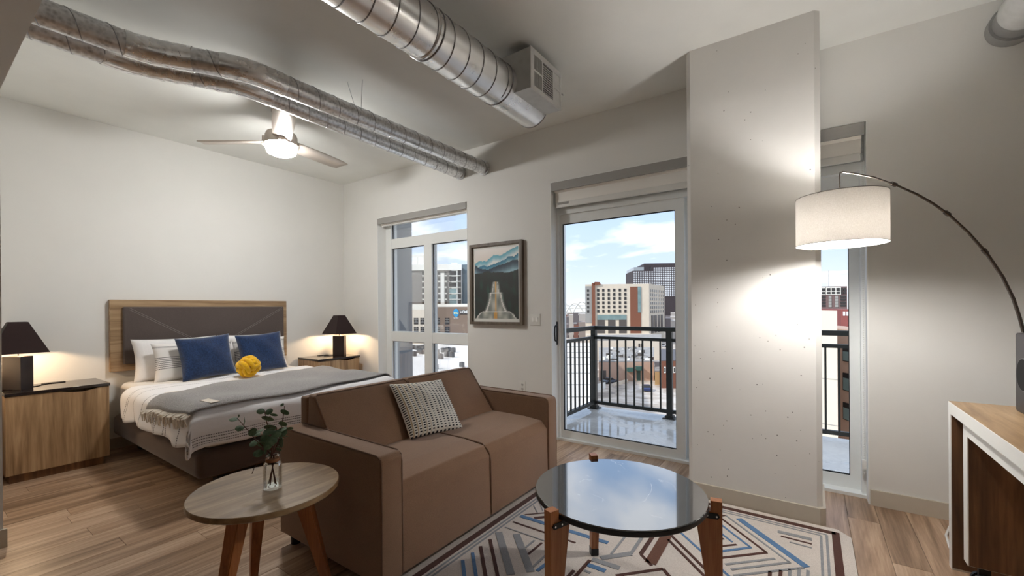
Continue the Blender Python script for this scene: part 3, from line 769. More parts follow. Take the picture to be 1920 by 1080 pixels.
cc = pillow('throw_cushion', 'cream cushion with rows of black dashes on the sofa', 'cushion', m, (-1.965, 1.985, .498), (-.255, .055, .30), (1, -.12, .87), .41, .395, .12, pinch=.04)

# ------------------------------------------------------------------ side table, vase, eucalyptus
STX, STY, STZ = -1.899, .901, .55
stb = thing('side_table', 'round wooden side table with splayed orange legs beside the sofa arm', 'side table', (STX, STY, 0))
part('table_top', G().lathe([(.001, STZ-.026), (.276, STZ-.026), (.283, STZ-.020), (.283, STZ-.003), (.280, STZ), (.001, STZ)], (STX, STY, 0), 72), table_wood, stb)
for a in (290, 48, 168):
    e = Vector((math.cos(R(a)), math.sin(R(a)), 0)); s_ = Vector((-e.y, e.x, 0)); C0 = Vector((STX, STY, 0))
    tp = C0+e*.13+Vector((0, 0, STZ-.026)); ft = C0+e*.262
    g = G(); v = []
    for P, w, d_ in ((ft, .014, .014), (tp, .030, .032)):
        v += [P+s_*w+e*d_, P-s_*w+e*d_, P-s_*w-e*d_, P+s_*w-e*d_]
    g.add(v, [(0, 1, 2, 3), (7, 6, 5, 4)]+[(i, 4+i, 4+(i+1) % 4, (i+1) % 4) for i in range(4)])
    bm = bmesh.new(); vv = [bm.verts.new(p) for p in g.v]
    for q in g.f: bm.faces.new([vv[i] for i in q])
    bmesh.ops.recalc_face_normals(bm, faces=bm.faces[:]); bmesh.ops.bevel(bm, geom=bm.edges[:], offset=.004, segments=2, affect='EDGES')
    part('leg', G().bm(bm), orange_wood, stb)
VX, VY = -1.862, .906
vase = thing('glass_vase', 'small clear glass bottle vase on the wooden side table', 'vase', (VX, VY, STZ))
prof = [(.001, .0), (.034, .0), (.036, .006), (.036, .095), (.033, .106), (.023, .112), (.022, .128), (.025, .131), (.025, .136), (.019, .136), (.019, .112), (.030, .104), (.033, .094), (.033, .012), (.001, .010)]
part('bottle', G().lathe(prof, (VX, VY, STZ+.0005), 32), vase_m, vase)
part('water', G().lathe([(.001, .0105), (.0325, .0125), (.0325, .03), (.001, .03)], (VX, VY, STZ), 28), glass('water', (.95, .97, .97, 1), .6, 1.33), vase)
part('neck_band', G().lathe([(.0225, .113), (.026, .113), (.026, .125), (.0225, .125)], (VX, VY, STZ), 24), twine_m, vase)
part('twine', G().tube([(VX-.02, VY-.014, STZ+.117), (VX-.045, VY-.03, STZ+.115), (VX-.062, VY-.045, STZ+.085), (VX-.070, VY-.05, STZ+.060)], .0016, 5), stem_m, vase)
DV = 1.80
def vp(cx, cy, dd=0): return at(400+cx/5.4, 740+cy/5.4, DV+dd)
VB = Vector((VX, VY, STZ))
neck = VB+Vector((0, 0, .13))
sprigs = [([(245, 240), (350, 360), (430, 460), (540, 560)], .01, (.018, .006, .016), [(205, 248, 42, 12), (317, 270, 25, 46), (265, 338, 40, 20), (397, 378, 46, 38), (445, 398, 30, 12), (410, 490, 46, 26), (490, 505, 48, 38), (455, 592, 48, 28), (262, 215, 12, 16)]),
          ([(520, 175), (545, 290), (575, 400), (588, 560)], -.02, (0, .01, .014), [(480, 167, 38, 20), (563, 170, 38, 27), (612, 208, 36, 22), (548, 245, 58, 38), (575, 335, 60, 40), (560, 372, 55, 24), (515, 440, 40, 34), (575, 460, 50, 40), (530, 570, 26, 34)]),
          ([(722, 118), (702, 260), (668, 450), (612, 600)], .03, (-.018, -.008, .016), [(722, 180, 46, 37), (702, 298, 43, 34), (778, 345, 30, 20), (695, 380, 52, 45), (660, 440, 55, 18), (690, 480, 45, 58), (610, 512, 60, 32), (660, 555, 30, 24), (575, 600, 22, 30), (700, 350, 48, 16), (695, 100, 20, 14)]),
          ([(640, 330), (650, 420), (620, 520), (600, 610)], -.05, (.006, -.014, .016), [(735, 425, 26, 8), (470, 362, 34, 8), (640, 395, 44, 30), (600, 470, 44, 30), (550, 520, 40, 30)])]
sl_ = ['eucalyptus stem in the vase bending out toward the bed', 'upright eucalyptus stem in the middle of the glass vase', 'tall eucalyptus stem in the vase leaning toward the sofa back', 'short bushy eucalyptus stem low in the glass vase']
for (pts, dd, foot, lv), lab in zip(sprigs, sl_):
    s_ = thing('eucalyptus_stem', lab, 'plant stem', tuple(VB+Vector(foot)), 'eucalyptus stems in the vase')
    path = [vp(x, y, dd*(1-i/5)) for i, (x, y) in enumerate(pts)]+[neck+Vector((foot[0]*-.4, foot[1]*-.4, .01)), neck+Vector((foot[0]*-.2, foot[1]*-.2, -.03)), VB+Vector(foot)]
    part('stem', G().tube(path, [.0012, .0016, .002, .0022, .0024, .0024, .0024], 6), stem_m, s_)
    for (cx, cy, rx, ry) in lv:
        c = vp(cx, cy, dd+random.uniform(-.03, .02)); k = DV/FPX/5.4
        # nearest point of the stem
        near = min((path[i].lerp(path[i+1], q/4) for i in range(4) for q in range(5)), key=lambda p: (p-c).length)
        RX, RY = rx*k, ry*k; big_ = max(RX, RY); small = min(RX, RY)
        tilt = math.acos(min(1, small/big_*.98))
        ax = (RT if rx >= ry else -DN); ot = (-DN if rx >= ry else RT)
        dirn = (c-near); sw = math.atan2(dirn.dot(-DN), dirn.dot(RT)) if dirn.length > .004 else 0
        ph = random.uniform(-.35, .35)
        ax2 = ax*math.cos(ph)+ot*math.sin(ph); ot2 = -ax*math.sin(ph)+ot*math.cos(ph)
        ot2 = ot2*math.cos(tilt)+_f*math.sin(tilt)*random.choice((1, -1)); nn = ax2.cross(ot2)
        g = G(); N = 14; v = [c+nn*.002]+[c+ax2*(big_*math.cos(2*PI*i/N))+ot2*(big_*.95*math.sin(2*PI*i/N))-nn*.001 for i in range(N)]
        v += [p-nn*.0008 for p in v]
        f = [(0, 1+i, 1+(i+1) % N) for i in range(N)]+[(N+1, N+2+(i+1) % N, N+2+i) for i in range(N)]+[(1+i, N+2+i, N+2+(i+1) % N, 1+(i+1) % N) for i in range(N)]
        g.add(v, f)
        lf = part('leaf', g, leaf_m, s_, True, 60)
        if dirn.length > big_*1.02:
            part('leaf_stalk', G().tube([near, c-dirn.normalized()*big_*.8], .0008, 4), stem_m, lf)

# ------------------------------------------------------------------ rug
RZT = .010
rug = thing('area_rug', 'beige area rug with raised brown, blue and grey geometric lines', 'rug', (-.7, 1.8, 0))
rx0, rx1, ry0, ry1 = -1.645, .178, .55, 3.093
rugb = fabric('beige_pile', srgb(208, 198, 189), srgb(228, 219, 211), scale=240, bs=.6, bd=.003, mott=.06)
rbr = fabric('brown_pile', srgb(68, 34, 24), srgb(90, 50, 38), scale=240, bs=.5)
rru = fabric('rust_pile', srgb(88, 52, 36), srgb(116, 74, 54), scale=240, bs=.5)
rbl = fabric('blue_pile', srgb(72, 112, 158), srgb(104, 144, 186), scale=240, bs=.5)
rgr = fabric('grey_pile', srgb(136, 138, 142), srgb(160, 162, 165), scale=240, bs=.5)
cr = .09
rp = [(rx0+cr, ry0), (rx1-cr, ry0), (rx1, ry0+cr), (rx1, ry1-.07), (rx1-.06, ry1), (rx0+.06, ry1), (rx0, ry1-cr), (rx0, ry0+cr)]
part('rug_base', G().prism([(x, y, .0005) for x, y in rp], (0, 0, RZT-.0005)), rugb, rug, False)
def strip(nm, p0, p1, w, mat, h=.0022):
    a, b_ = Vector(p0), Vector(p1); d = (b_-a).normalized(); s_ = Vector((-d.y, d.x, 0))*w/2
    q = [a+s_, a-s_, b_-s_, b_+s_]
    q = [Vector((max(rx0+.01, min(rx1-.005, p.x)), max(ry0+.01, min(ry1-.005, p.y)), RZT)) for p in q]
    part(nm, G().prism(q, (0, 0, h)), mat, rug, False)
bx0, bx1, by0, by1 = -1.566, .108, .66, 3.028
for (p, q) in (((bx0, by0), (bx0, by1)), ((bx1, by0-.018), (bx1, by1+.018)), ((bx0, by0), (bx1, by0)), ((bx0-.018, by1), (bx1, by1))):
    strip('border_band', (*p, 0), (*q, 0), .036, rbr)
for o_, w in ((.042, .012), (.068, .012)):
    strip('border_line', (bx1-o_, by0+.05, 0), (bx1-o_, by1-o_, 0), w, rgr, .0012); strip('border_line', (-1.52, by1-o_, 0), (bx1-o_, by1-o_, 0), w, rgr, .0012)
    strip('border_line', (-1.545+o_*.9-.02, by0+.05, 0), (-1.545+o_*.9-.02, by1-o_, 0), w, rgr, .0012)
T, M_, K = .014, .024, .046
lines = [(867.5, 1050, 874, 1110, .018, 'b'), (886, 1036, 897, 1110, .018, 'b'), (901, 1024, 916, 1112, .018, 'n'), (918.7, 1011, 940, 1112, .018, 'n'), (935, 997.5, 958, 1077, .040, 'g'), (968, 1001, 995, 1071.7, .040, 'g'),
 (986, 1026, 1001.7, 1013, .012, 'g'), (990, 1039, 1016, 1017.5, .013, 'n'), (999, 1062.5, 1024, 1040, .012, 'g'), (1006.7, 1070, 1026, 1055, .018, 'b'), (946.7, 988, 1030, 1017, .008, 'g'),
 (961.7, 978, 1079, 1017.5, .013, 'n'), (975.8, 967, 1140, 1017.5, .030, 'b'), (984, 964.7, 1040, 959.5, .011, 'n'), (1001.7, 971, 1040, 967, .024, 'n'), (1000.8, 948, 1007.5, 961, .006, 'g'), (1011, 940, 1018, 958, .006, 'g'),
 (1146, 1038, 1175, 1002, .012, 'g'), (1183, 1037.5, 1207, 1002, .018, 'g'), (1126.7, 1046, 1183, 1037.5, .034, 'g'), (1110, 1048, 1161.7, 1065, .034, 'g'), (1106, 1050, 1070, 1090, .018, 'n'), (1101, 1058, 1135, 1070, .030, 'b'), (1095, 1069, 1107, 1074, .016, 'g'), (1076, 1069, 1056, 1090, .016, 'n'),
 (1201.7, 1038, 1226, 1002, .022, 'n'), (1201.7, 1039, 1221.7, 1060, .016, 'n'), (1219, 1056, 1250, 1003, .056, 'r'), (1252.5, 1011, 1330, 1089, .016, 'n'), (1258, 1003, 1342, 1086, .016, 'n'), (1276, 998, 1368, 1081, .014, 'b'), (1155, 1079, 1243, 1066, .018, 'n'), (1243, 1066, 1265, 1092, .018, 'n'),
 (1345.6, 968, 1360.6, 966, .010, 'n'), (1349, 969, 1437, 1035.6, .013, 'n'), (1340, 1047, 1438, 1035.6, .016, 'n'), (1340, 974, 1407.5, 1026, .013, 'b'), (1340, 1035, 1408, 1026, .016, 'b'), (1335, 986, 1373, 1016, .012, 'b'), (1335, 1025.5, 1381, 1020.6, .013, 'n'), (1335, 995, 1357, 1011, .012, 'n'),
 (1360.6, 966, 1480.6, 1054, .011, 'g'), (1371, 1067.5, 1481.6, 1054, .014, 'g'), (1360, 1058, 1452.5, 1047, .014, 'g'), (1375.6, 1079, 1507, 1064, .014, 'g'), (1385, 972, 1512.5, 1063, .036, 'b'), (1458, 996, 1522, 1011, .030, 'g'), (1464, 1004.7, 1522, 1019.7, .013, 'n'), (1480.6, 1016, 1522, 1027, .010, 'g'),
 (1444, 1071, 1442, 1095, .016, 'n'), (1464, 1069, 1462, 1095, .016, 'n'), (1481, 1067, 1480, 1095, .014, 'g'), (1498.5, 1066, 1497, 1095, .014, 'g'), (1515, 1069, 1514, 1095, .014, 'g')]
for (xa, ya, xb, yb_, w, c) in lines:
    strip('pile_line', ground(xa, ya, RZT+.002), ground(xb, yb_, RZT+.002), w, {'b': rbl, 'n': rbr, 'g': rgr, 'r': rru}[c])

# ------------------------------------------------------------------ coffee table
CX, CY_, CZ, CR = -.688, 1.784, .517, .358
ct = thing('coffee_table', 'round black marble coffee table on three wooden legs', 'coffee table', (CX, CY_, 0))
tt = part('table_top', G().lathe([(.001, CZ-.006), (CR-.002, CZ-.006), (CR-.001, CZ-.003), (CR-.003, CZ), (.001, CZ)], (CX, CY_, 0), 96), marble_m, ct)
part('edge', G().lathe([(.001, CZ-.026), (CR-.004, CZ-.026), (CR, CZ-.021), (CR, CZ-.0065), (.001, CZ-.0065)], (CX, CY_, 0), 96), plain('dark_stone_edge', srgb(34, 33, 34), .45), tt)
for a in (130, 251, 11):
    e = Vector((math.cos(R(a)), math.sin(R(a)), 0)); s_ = Vector((-e.y, e.x, 0)); C0 = Vector((CX, CY_, 0))
    zf = RZT+.003
    P = [(CR+.046, zf), (CR+.046, CZ+.016), (CR+.004, CZ+.016), (CR+.004, CZ-.026), (CR-.052, CZ-.026), (CR-.052, CZ-.05), (CR+.014, zf)]
    poly = [C0+e*r_+Vector((0, 0, z_))-s_*.018 for r_, z_ in P]
    lg = part('leg', G().prism(poly, s_*.036), orange_wood, ct, False)
    q = [C0+e*r_+Vector((0, 0, z_))-s_*.0195 for r_, z_ in ((CR+.048, zf), (CR+.048, zf+.035), (CR+.008, zf+.035), (CR+.010, zf))]
    part('foot_cap', G().prism(q, s_*.039), black_m, lg, False)
    for sd in (-1, 1):
        z_ = CZ-.042
        q0 = C0+s_*sd*.018; d_ = s_*sd*.004
        poly = [q0+e*(CR-.075)+Vector((0, 0, z_-.011)), q0+e*(CR+.030)+Vector((0, 0, z_-.011)), q0+e*(CR+.038)+Vector((0, 0, z_)), q0+e*(CR+.030)+Vector((0, 0, z_+.011)), q0+e*(CR-.075)+Vector((0, 0, z_+.011))]
        br = part('bracket', G().prism(poly, d_), black_m, lg, False)
        for rr in (CR+.026, CR-.008):
            p0 = q0+d_+e*rr+Vector((0, 0, z_)); part('bolt', G().tube([p0, p0+s_*sd*.002], .004, 8), chrome, br)

# ------------------------------------------------------------------ console, nested table, speaker
con = thing('console', 'tall console with walnut top and white edges by the window wall', 'console', (.95, 2.3, 0))
CXF, CYE, CZT = .560, 3.0, .82
part('top', G().box(CXF+.002, 1.25, .9, CYE-.002, CZT-.002, CZT+.0005), walnut_top, con, False)
part('top_slab', G().box(CXF, 1.25, .9, CYE, CZT-.058, CZT-.002), console_w, con, False)
ep = part('end_panel', G().box(CXF, 1.25, CYE-.042, CYE, 0, CZT-.058), console_w, con, False)
part('panel_veneer', G().box(CXF+.003, 1.24, CYE-.0445, CYE-.042, .01, CZT-.06), walnut_dk, ep, False)
part('end_panel', G().box(CXF, 1.25, .9, .942, 0, CZT-.058), console_w, con, False)
part('back_panel', G().box(1.21, 1.25, .942, CYE-.042, .05, CZT-.058), walnut_dk, con, False)
nt_ = thing('nested_table', 'rolling walnut table with white edges tucked under the console', 'table', (.9, 2.2, 0))
NY1 = 2.835
part('top_slab', G().box(.578, 1.18, 1.2, NY1, .700, .752), console_w, nt_, False)
lp_ = part('leg_panel', G().box(.578, 1.18, NY1-.062, NY1, .115, .700), console_w, nt_, False)
part('panel_veneer', G().box(.582, 1.18, NY1-.065, NY1-.062, .117, .698), walnut_dk, lp_, False)
lp2 = part('leg_panel', G().box(.578, 1.18, 1.2, 1.262, .115, .700), console_w, nt_, False)
for (x, y) in ((.635, 2.80), (1.10, 2.80), (.635, 1.23), (1.10, 1.23)):
    c = part('caster', G().tube([(x, y-.028, .042), (x, y-.012, .042)], .041, 24).tube([(x, y+.012, .042), (x, y+.028, .042)], .041, 24), black_m, nt_, True, 40)
    part('fork', G().box(x-.02, x+.02, y-.012, y+.012, .05, .115, .004), black_m, c)
    part('hub', G().tube([(x, y-.031, .042), (x, y+.031, .042)], .032, 20), fascia_m, c)
spk = thing('speaker', 'black box speaker with round dark driver on the console', 'speaker', (.84, 2.86, CZT))
part('cabinet', G().box(.752, .95, 2.56, 2.876, CZT+.001, 1.172, .012, 3), plain('speaker_black', srgb(42, 38, 39), .45), spk)
part('driver_ring', G().tube([(.7525, 2.765, .995), (.746, 2.765, .995)], .072, 40), plain('ring_grey', srgb(92, 90, 88), .4), spk)
part('driver', G().tube([(.7475, 2.765, .995), (.745, 2.765, .995)], .068, 40), plain('driver_black', srgb(6, 6, 6), .9), spk)
tag(part('power_cord', G().tube([(.70, 3.585, .006), (.655, 3.50, .006), (.615, 3.36, .006), (.60, 3.20, .006), (.64, 3.08, .006), (.74, 3.05, .006)], .006, 8), white_pl), 'white power cord on the floor behind the console', 'cord')
# ------------------------------------------------------------------ arc floor lamp
al = thing('arc_floor_lamp', 'arc floor lamp with white drum shade hanging before the column', 'floor lamp', (.87, 3.2, 0))
arc = [(.868, 3.199, .02), (.868, 3.199, .6), (.868, 3.199, 1.0), (.865, 3.197, 1.162), (.85, 3.187, 1.234), (.825, 3.17, 1.327), (.783, 3.141, 1.433), (.718, 3.098, 1.553), (.643, 3.048, 1.659), (.568, 2.998, 1.745), (.503, 2.954, 1.802), (.439, 2.911, 1.848), (.352, 2.853, 1.897), (.265, 2.795, 1.935), (.189, 2.744, 1.955), (.134, 2.707, 1.965), (.123, 2.699, 1.960), (.121, 2.698, 1.946), (.121, 2.698, 1.80)]
part('base', G().lathe([(.001, 0), (.15, 0), (.15, .022), (.14, .028), (.001, .028)], (.868, 3.199, 0), 40), black_m, al)
part('pole', G().tube(arc[:4], .009, 12), chrome, al)
part('arm', G().tube(arc[3:16], [.0075]*5+[.006]*4+[.0048]*4, 10), plain('dark_nickel', srgb(112, 104, 98), .25, .9), al)
part('drop_rod', G().tube(arc[15:], .0036, 8), MATS['dark_nickel'], al)
for i in (9, 7, 12): 
    p = Vector(arc[i]); q = Vector(arc[i+1]); part('joint', G().tube([p, p+(q-p).normalized()*.025], .0105, 10), MATS['dark_nickel'], al)
LX, LY, LZ0, LZ1, LR = .124, 2.699, 1.603, 1.843, .187
m = bpy.data.materials.new('translucent_linen'); m.use_nodes = True; t = NT(m.node_tree)
nz = t.noise(t.n('ShaderNodeTexCoord').outputs['Object'], 220, 3)
cc_ = t.ramp(nz, [(.3, srgb(226, 223, 219)), (.7, srgb(240, 238, 235))])
mx = t.n('ShaderNodeMixShader', {0: .14, 1: t.n('ShaderNodeBsdfDiffuse', {'Color': cc_}).outputs[0], 2: t.n('ShaderNodeBsdfTranslucent', {'Color': cc_}).outputs[0]})
t.t.links.new(mx.outputs[0], t.n('ShaderNodeOutputMaterial').inputs[0])
g = G().lathe([(LR, LZ0), (LR, LZ1), (LR-.002, LZ1), (LR-.002, LZ0)], (LX, LY, 0), 64)
g.f = g.f[:64*3]+[(i, (i+1) % 64, 192+(i+1) % 64, 192+i) for i in range(64)]
sh = part('lamp_shade', g, m, al, True, 50)
for z in (LZ0, LZ1):
    part('rim', G().tube([(LX+LR*math.cos(2*PI*i/64), LY+LR*math.sin(2*PI*i/64), z) for i in range(64)], .0017, 5, closed=True), fascia_m, sh)
g = G().tube([(LX, LY, LZ1-.04), (LX, LY, LZ1-.01)], .016, 12)
for i in range(3):
    a = 2*PI*i/3; g.tube([(LX, LY, LZ1-.02), (LX+LR*math.cos(a), LY+LR*math.sin(a), LZ1-.006)], .002, 5)
part('spider', g, chrome, al)
plain('white_bulb', (1, .97, .92, 1), .5, emit=(1, .96, .9, 1), estr=5)
part('bulb', G().lathe([(.001, 0), (.02, .006), (.03, .03), (.018, .07), (.014, .09)], (LX, LY, LZ0+.10), 16), MATS['white_bulb'], al)
point_light('floor_lamp_light', (LX, LY, LZ0+.07), 23.0, (1, .975, .94), .05)

# ------------------------------------------------------------------ framed picture
PX0, PX1, PZ0, PZ1 = -3.058, -2.372, 1.123, 1.985
pic = thing('framed_picture', 'framed print of blue mountains over a pale falling stream', 'picture', (-2.715, YW, PZ0))
fwd = .030
g = G()
for (a, b_, c, d) in ((PX0, PX0+fwd, PZ0, PZ1), (PX1-fwd, PX1, PZ0, PZ1), (PX0+fwd, PX1-fwd, PZ0, PZ0+fwd), (PX0+fwd, PX1-fwd, PZ1-fwd, PZ1)):
    g.box(a, b_, YW-.045, YW-.001, c, d)
part('frame', g, wood('frame_wood', srgb(74, 64, 54), srgb(98, 86, 74), srgb(118, 106, 92), 'Z', .5, 20, 1, .9, .05), pic, False)
part('mat_board', G().box(PX0+fwd, PX1-fwd, YW-.018, YW-.012, PZ0+fwd, PZ1-fwd), white_pl, pic, False)
AW, AH = 66, 90
ax0, ax1, az0, az1 = PX0+.058, PX1-.058, PZ0+.062, PZ1-.062
g = G().grid(lambda u, v: (ax0+(ax1-ax0)*u, YW-.019, az0+(az1-az0)*v), AW, AH)
def lerp3(a, b_, q): q = max(0, min(1, q)); return tuple(a[i]+(b_[i]-a[i])*q for i in range(3))
def pl(x, pts):
    for (x0, y0), (x1, y1) in zip(pts, pts[1:]):
        if x0 <= x <= x1: return y0+(y1-y0)*(x-x0)/(x1-x0)
    return pts[-1][1]
r1 = [(0, .80), (.10, .84), (.28, .83), (.45, .91), (.62, .895), (.80, .955), (1, 1.01)]
r2 = [(0, .75), (.10, .75), (.2, .775), (.3, .755), (.5, .79), (.70, .83), (.78, .875), (.9, .865), (1, .905)]
r3 = [(0, .79), (.12, .73), (.25, .715), (.32, .70), (.45, .74), (.6, .76), (.75, .785), (.9, .82), (1, .81)]
r4 = [(0, .665), (.15, .655), (.28, .69), (.4, .665), (.55, .665), (.75, .645), (1, .68)]
def art(u, v):
    sky = lerp3((226, 216, 208), (238, 234, 230), (v-.85)*6)
    c = sky
    for rr, top, bot, hgt in ((r1, (92, 166, 188), (226, 230, 228), .09), (r2, (40, 112, 144), (214, 226, 228), .10), (r3, (38, 52, 66), (150, 186, 200), .13), (r4, (40, 44, 46), (44, 50, 48), .1)):
        h = pl(u, rr)+.003*math.sin(u*60)
        if v < h: c = lerp3(top, bot, ((h-v)/hgt)**1.4)
    if v < pl(u, r4):
        n = math.sin(u*23+v*9)*math.sin(u*11-v*17+2)+.5*math.sin(u*41+3*v)
        c = lerp3((46, 50, 48), (44, 84, 70), max(0, n)*.55*(1-abs(v-.36)*2))
        # falling stream widening in steps
        cx = .49
        if v < .53:
            if v > .37: hw = .03+.05*((.53-v)/.16)**.6
            elif v > .10: hw = .13+.12*((.37-v)/.27)**2
            else: hw = .32+.15*((.1-v)/.1)**.7
            dx = abs(u-cx)
            if dx < hw:
                edge = dx/hw
                q = .5+.28*math.sin(u*19+v*23+1)+.22*math.sin(u*37-v*15)
                c = lerp3((122, 128, 122), (198, 196, 188), q)
                if (edge > .84 and v > .1) or (edge > .93): c = (222, 220, 216)
                if v < .10 and edge <= .93: c = lerp3((112, 118, 114), (196, 196, 186), q)
                if dx < .016+.02*(v < .1): c = lerp3((206, 154, 84), (226, 190, 130), q)
                if abs(v-.10) < .006 or abs(v-.37) < .006: c = (230, 230, 226)
            elif dx < hw+.05 and v > .1: c = lerp3((150, 158, 152), c, (dx-hw)/.05)
    return c
me = g.mesh('artwork', bpy.data.materials.new('print_ink'), False)
ca = me.color_attributes.new('ink', 'FLOAT_COLOR', 'POINT')
for i in range(len(me.vertices)): ca.data[i].color = srgb(*art((i % (AW+1))/AW, (i//(AW+1))/AH))
pm = me.materials[0]; pm.use_nodes = True; t = NT(pm.node_tree); b = t.n('ShaderNodeBsdfPrincipled', {'Roughness': .5})
link(t, t.n('ShaderNodeVertexColor', layer_name='ink').outputs[0], b, 'Base Color'); t.t.links.new(b.outputs[0], t.n('ShaderNodeOutputMaterial').inputs[0])
link_obj('artwork', me, pic)

# ------------------------------------------------------------------ balcony
m, t, b = base_mat('wet_concrete'); v = t.n('ShaderNodeTexCoord').outputs['Object']
n1 = t.noise(v, 1.6, 5, .6, .6); n2 = t.noise(v, 30, 4)
link(t, t.ramp(t.m('ADD', t.m('MULTIPLY', n1, .8), t.m('MULTIPLY', n2, .2)), [(.35, srgb(176, 172, 166)), (.62, srgb(226, 222, 216))]), b, 'Base Color')
link(t, t.ramp(n1, [(.45, (.06, .06, .06, 1)), (.62, (.5, .5, .5, 1))]), b, 'Roughness'); bump(t, b, n2, .15, .002)
struct('floor_balcony', G().box(-2.47, 2.6, YO, 5.36, -.24, -.022), m, 'wet concrete balcony slab')
fin_m = plain('grey_cladding', srgb(126, 130, 134), .6, var=.08, scale=2.5)
struct('wall_exterior', G().box(-5.2, -4.722, YO, 4.27, -3, 2.405).box(-5.2, -4.722, YO, 4.27, 2.42, 4.0).box(-5.2, -4.728, YO, 4.265, 2.405, 2.42), fin_m, 'grey clad fin wall outside the window')
RYF, RXL, RXR = 5.235, -2.335, 2.55
rl = thing('balcony_railing', 'black metal balcony railing with vertical pickets', 'railing', (0, RYF, -.022))
part('top_rail', G().box(RXL-.03, RXR, RYF-.03, RYF+.03, 1.005, 1.055).box(RXL-.03, RXL+.03, YO, RYF, 1.005, 1.055), rail_m, rl, False)
part('middle_rail', G().box(RXL, RXR, RYF-.02, RYF+.02, .885, .922).box(RXL-.02, RXL+.02, YO, RYF, .885, .922), rail_m, rl, False)
part('bottom_rail', G().box(RXL, RXR, RYF-.02, RYF+.02, .038, .078).box(RXL-.02, RXL+.02, YO, RYF, .038, .078), rail_m, rl, False)
pk = G().box(-.009, .009, -.009, .009, .078, .885).mesh('picket', rail_m, False)
x = RXL+.107
while x < RXR:
    if min(abs(x-p) for p in (RXL, -1.375, -.15, 1.2)) > .035: link_obj('picket', pk, rl, (x, RYF, 0))
    x += .1065
y = RYF-.107
while y > YO+.03:
    link_obj('picket', pk, rl, (RXL, y, 0)); y -= .1125
for x in (RXL, -1.375, -.15, 1.2):
    p = part('post', G().box(x-.032, x+.032, RYF-.032, RYF+.032, -.022, 1.005), rail_m, rl, False)
    part('post_foot', G().prism([(x-.07, RYF-.07, -.022), (x+.07, RYF-.07, -.022), (x+.07, RYF+.07, -.022), (x-.07, RYF+.07, -.022)], (0, 0, .01)).box(x-.045, x+.045, RYF-.045, RYF+.045, -.012, .012), rail_m, p, False)

# ------------------------------------------------------------------ the city
GZ = -20.0
m, t, b = base_mat('street_ground'); v = t.n('ShaderNodeTexCoord').outputs['Object']
n1 = t.noise(v, .06, 6, .65, 1.5); n2 = t.noise(v, .5, 4)
link(t, t.ramp(t.m('ADD', t.m('MULTIPLY', n1, .75), t.m('MULTIPLY', n2, .25)), [(.38, srgb(132, 124, 118)), (.5, srgb(178, 166, 154)), (.6, srgb(206, 198, 190))]), b, 'Base Color'); b.inputs['Roughness'].default_value = .9
gm = m
gr = G().box(-1500, 900, 30, 1800, GZ-1, GZ); struct('ground', gr, gm, 'streets and car parks far below the balcony')

def face_pt(A, B, u, z, off):
    d = (B-A); nrm = Vector((d.y, -d.x, 0)).normalized()
    p = A+d*u; p = Vector((p.x, p.y, z))
    return p+nrm*off
def fbox(g, A, B, u0, u1, z0, z1, d0, d1):
    v = [face_pt(A, B, u, z, o_) for o_ in (d0, d1) for (u, z) in ((u0, z0), (u1, z0), (u1, z1), (u0, z1))]
    return g.add(v, [(3, 2, 1, 0), (4, 5, 6, 7), (0, 1, 5, 4), (1, 2, 6, 5), (2, 3, 7, 6), (3, 0, 4, 7)])
def bprism(g, pts, z0, z1): return g.prism([(p[0], p[1], z0) for p in pts], (0, 0, z1-z0))
tan_m = plain('tan_stucco', srgb(206, 194, 176), .85, var=.04, scale=.3)
grey_w = plain('grey_stucco', srgb(150, 148, 144), .85, var=.04, scale=.3)
rust_m = plain('rust_brick', srgb(122, 78, 60), .85, var=.12, scale=3)
dkwin = plain('dark_window', srgb(44, 42, 42), .12)
teal = plain('teal_glass', srgb(112, 134, 134), .12, var=.2, scale=.4)
dkbay = plain('dark_bay', srgb(84, 78, 74), .4)
roof_m = plain('gravel_roof', srgb(150, 146, 142), .9, var=.25, scale=.6)
roofw = plain('white_roof', srgb(222, 216, 208), .9, var=.06, scale=.15)
cream = plain('cream_wall', srgb(220, 208, 190), .85, var=.03, scale=.3)
brn = plain('brown_wall', srgb(126, 108, 94), .85, var=.04, scale=.4)
bld_grey = plain('hotel_grey', srgb(124, 120, 116), .85, var=.04, scale=.3)
bld_white = plain('hotel_white', srgb(224, 222, 214), .85, var=.02, scale=.3)
dkbrick = plain('dark_tower', srgb(62, 54, 56), .8, var=.08, scale=.3)
litwin = plain('pale_window', srgb(214, 216, 220), .3)
hv_m = plain('hvac_grey', srgb(88, 88, 88), .6, var=.2, scale=2)

def Pd(px, D, z=0):
    q = at(px, 577, D); return Vector((q.x, q.y, z))
def zat(px, py, D): return at(px, py, D).z

# tan hotel block
A, B = Pd(1097.5, 242), Pd(1217, 238); C_ = Pd(1246, 268); D_ = A+(C_-B)
tb = thing('tan_building', 'tan office block with rows of square windows and a rust brick strip', 'building', tuple(Vector((A.x, A.y, GZ))))
zt = zat(1160, 532.5, 240)
D_ = Pd(1097.5, 270)
g = G(); bprism(g, [A, B, C_, D_], GZ, zt); part('wall', g, tan_m, tb, False)
U = lambda px: (px-1097.5)/(1217-1097.5)
Z = lambda py: zat(1160, py, 240)
def fp(nm, par, mat, a, b_, y0, y1, d0=0, d1=.25, AA=A, BB=B, UU=U, ZZ=Z):
    return part(nm, fbox(G(), AA, BB, UU(a), UU(b_), ZZ(y1), ZZ(y0), d0, d1), mat, par, False)
fp('left_wing', tb, grey_w, 1097.5, 1110, 536, 605)
fp('brick_strip', tb, rust_m, 1110, 1116, 530, 632, 0, .9)
q = [face_pt(A, B, U(1111), Z(535), .9), face_pt(A, B, U(1127), Z(533), .9), face_pt(A, B, U(1125), Z(528.5), .9), face_pt(A, B, U(1116), Z(528), .9)]
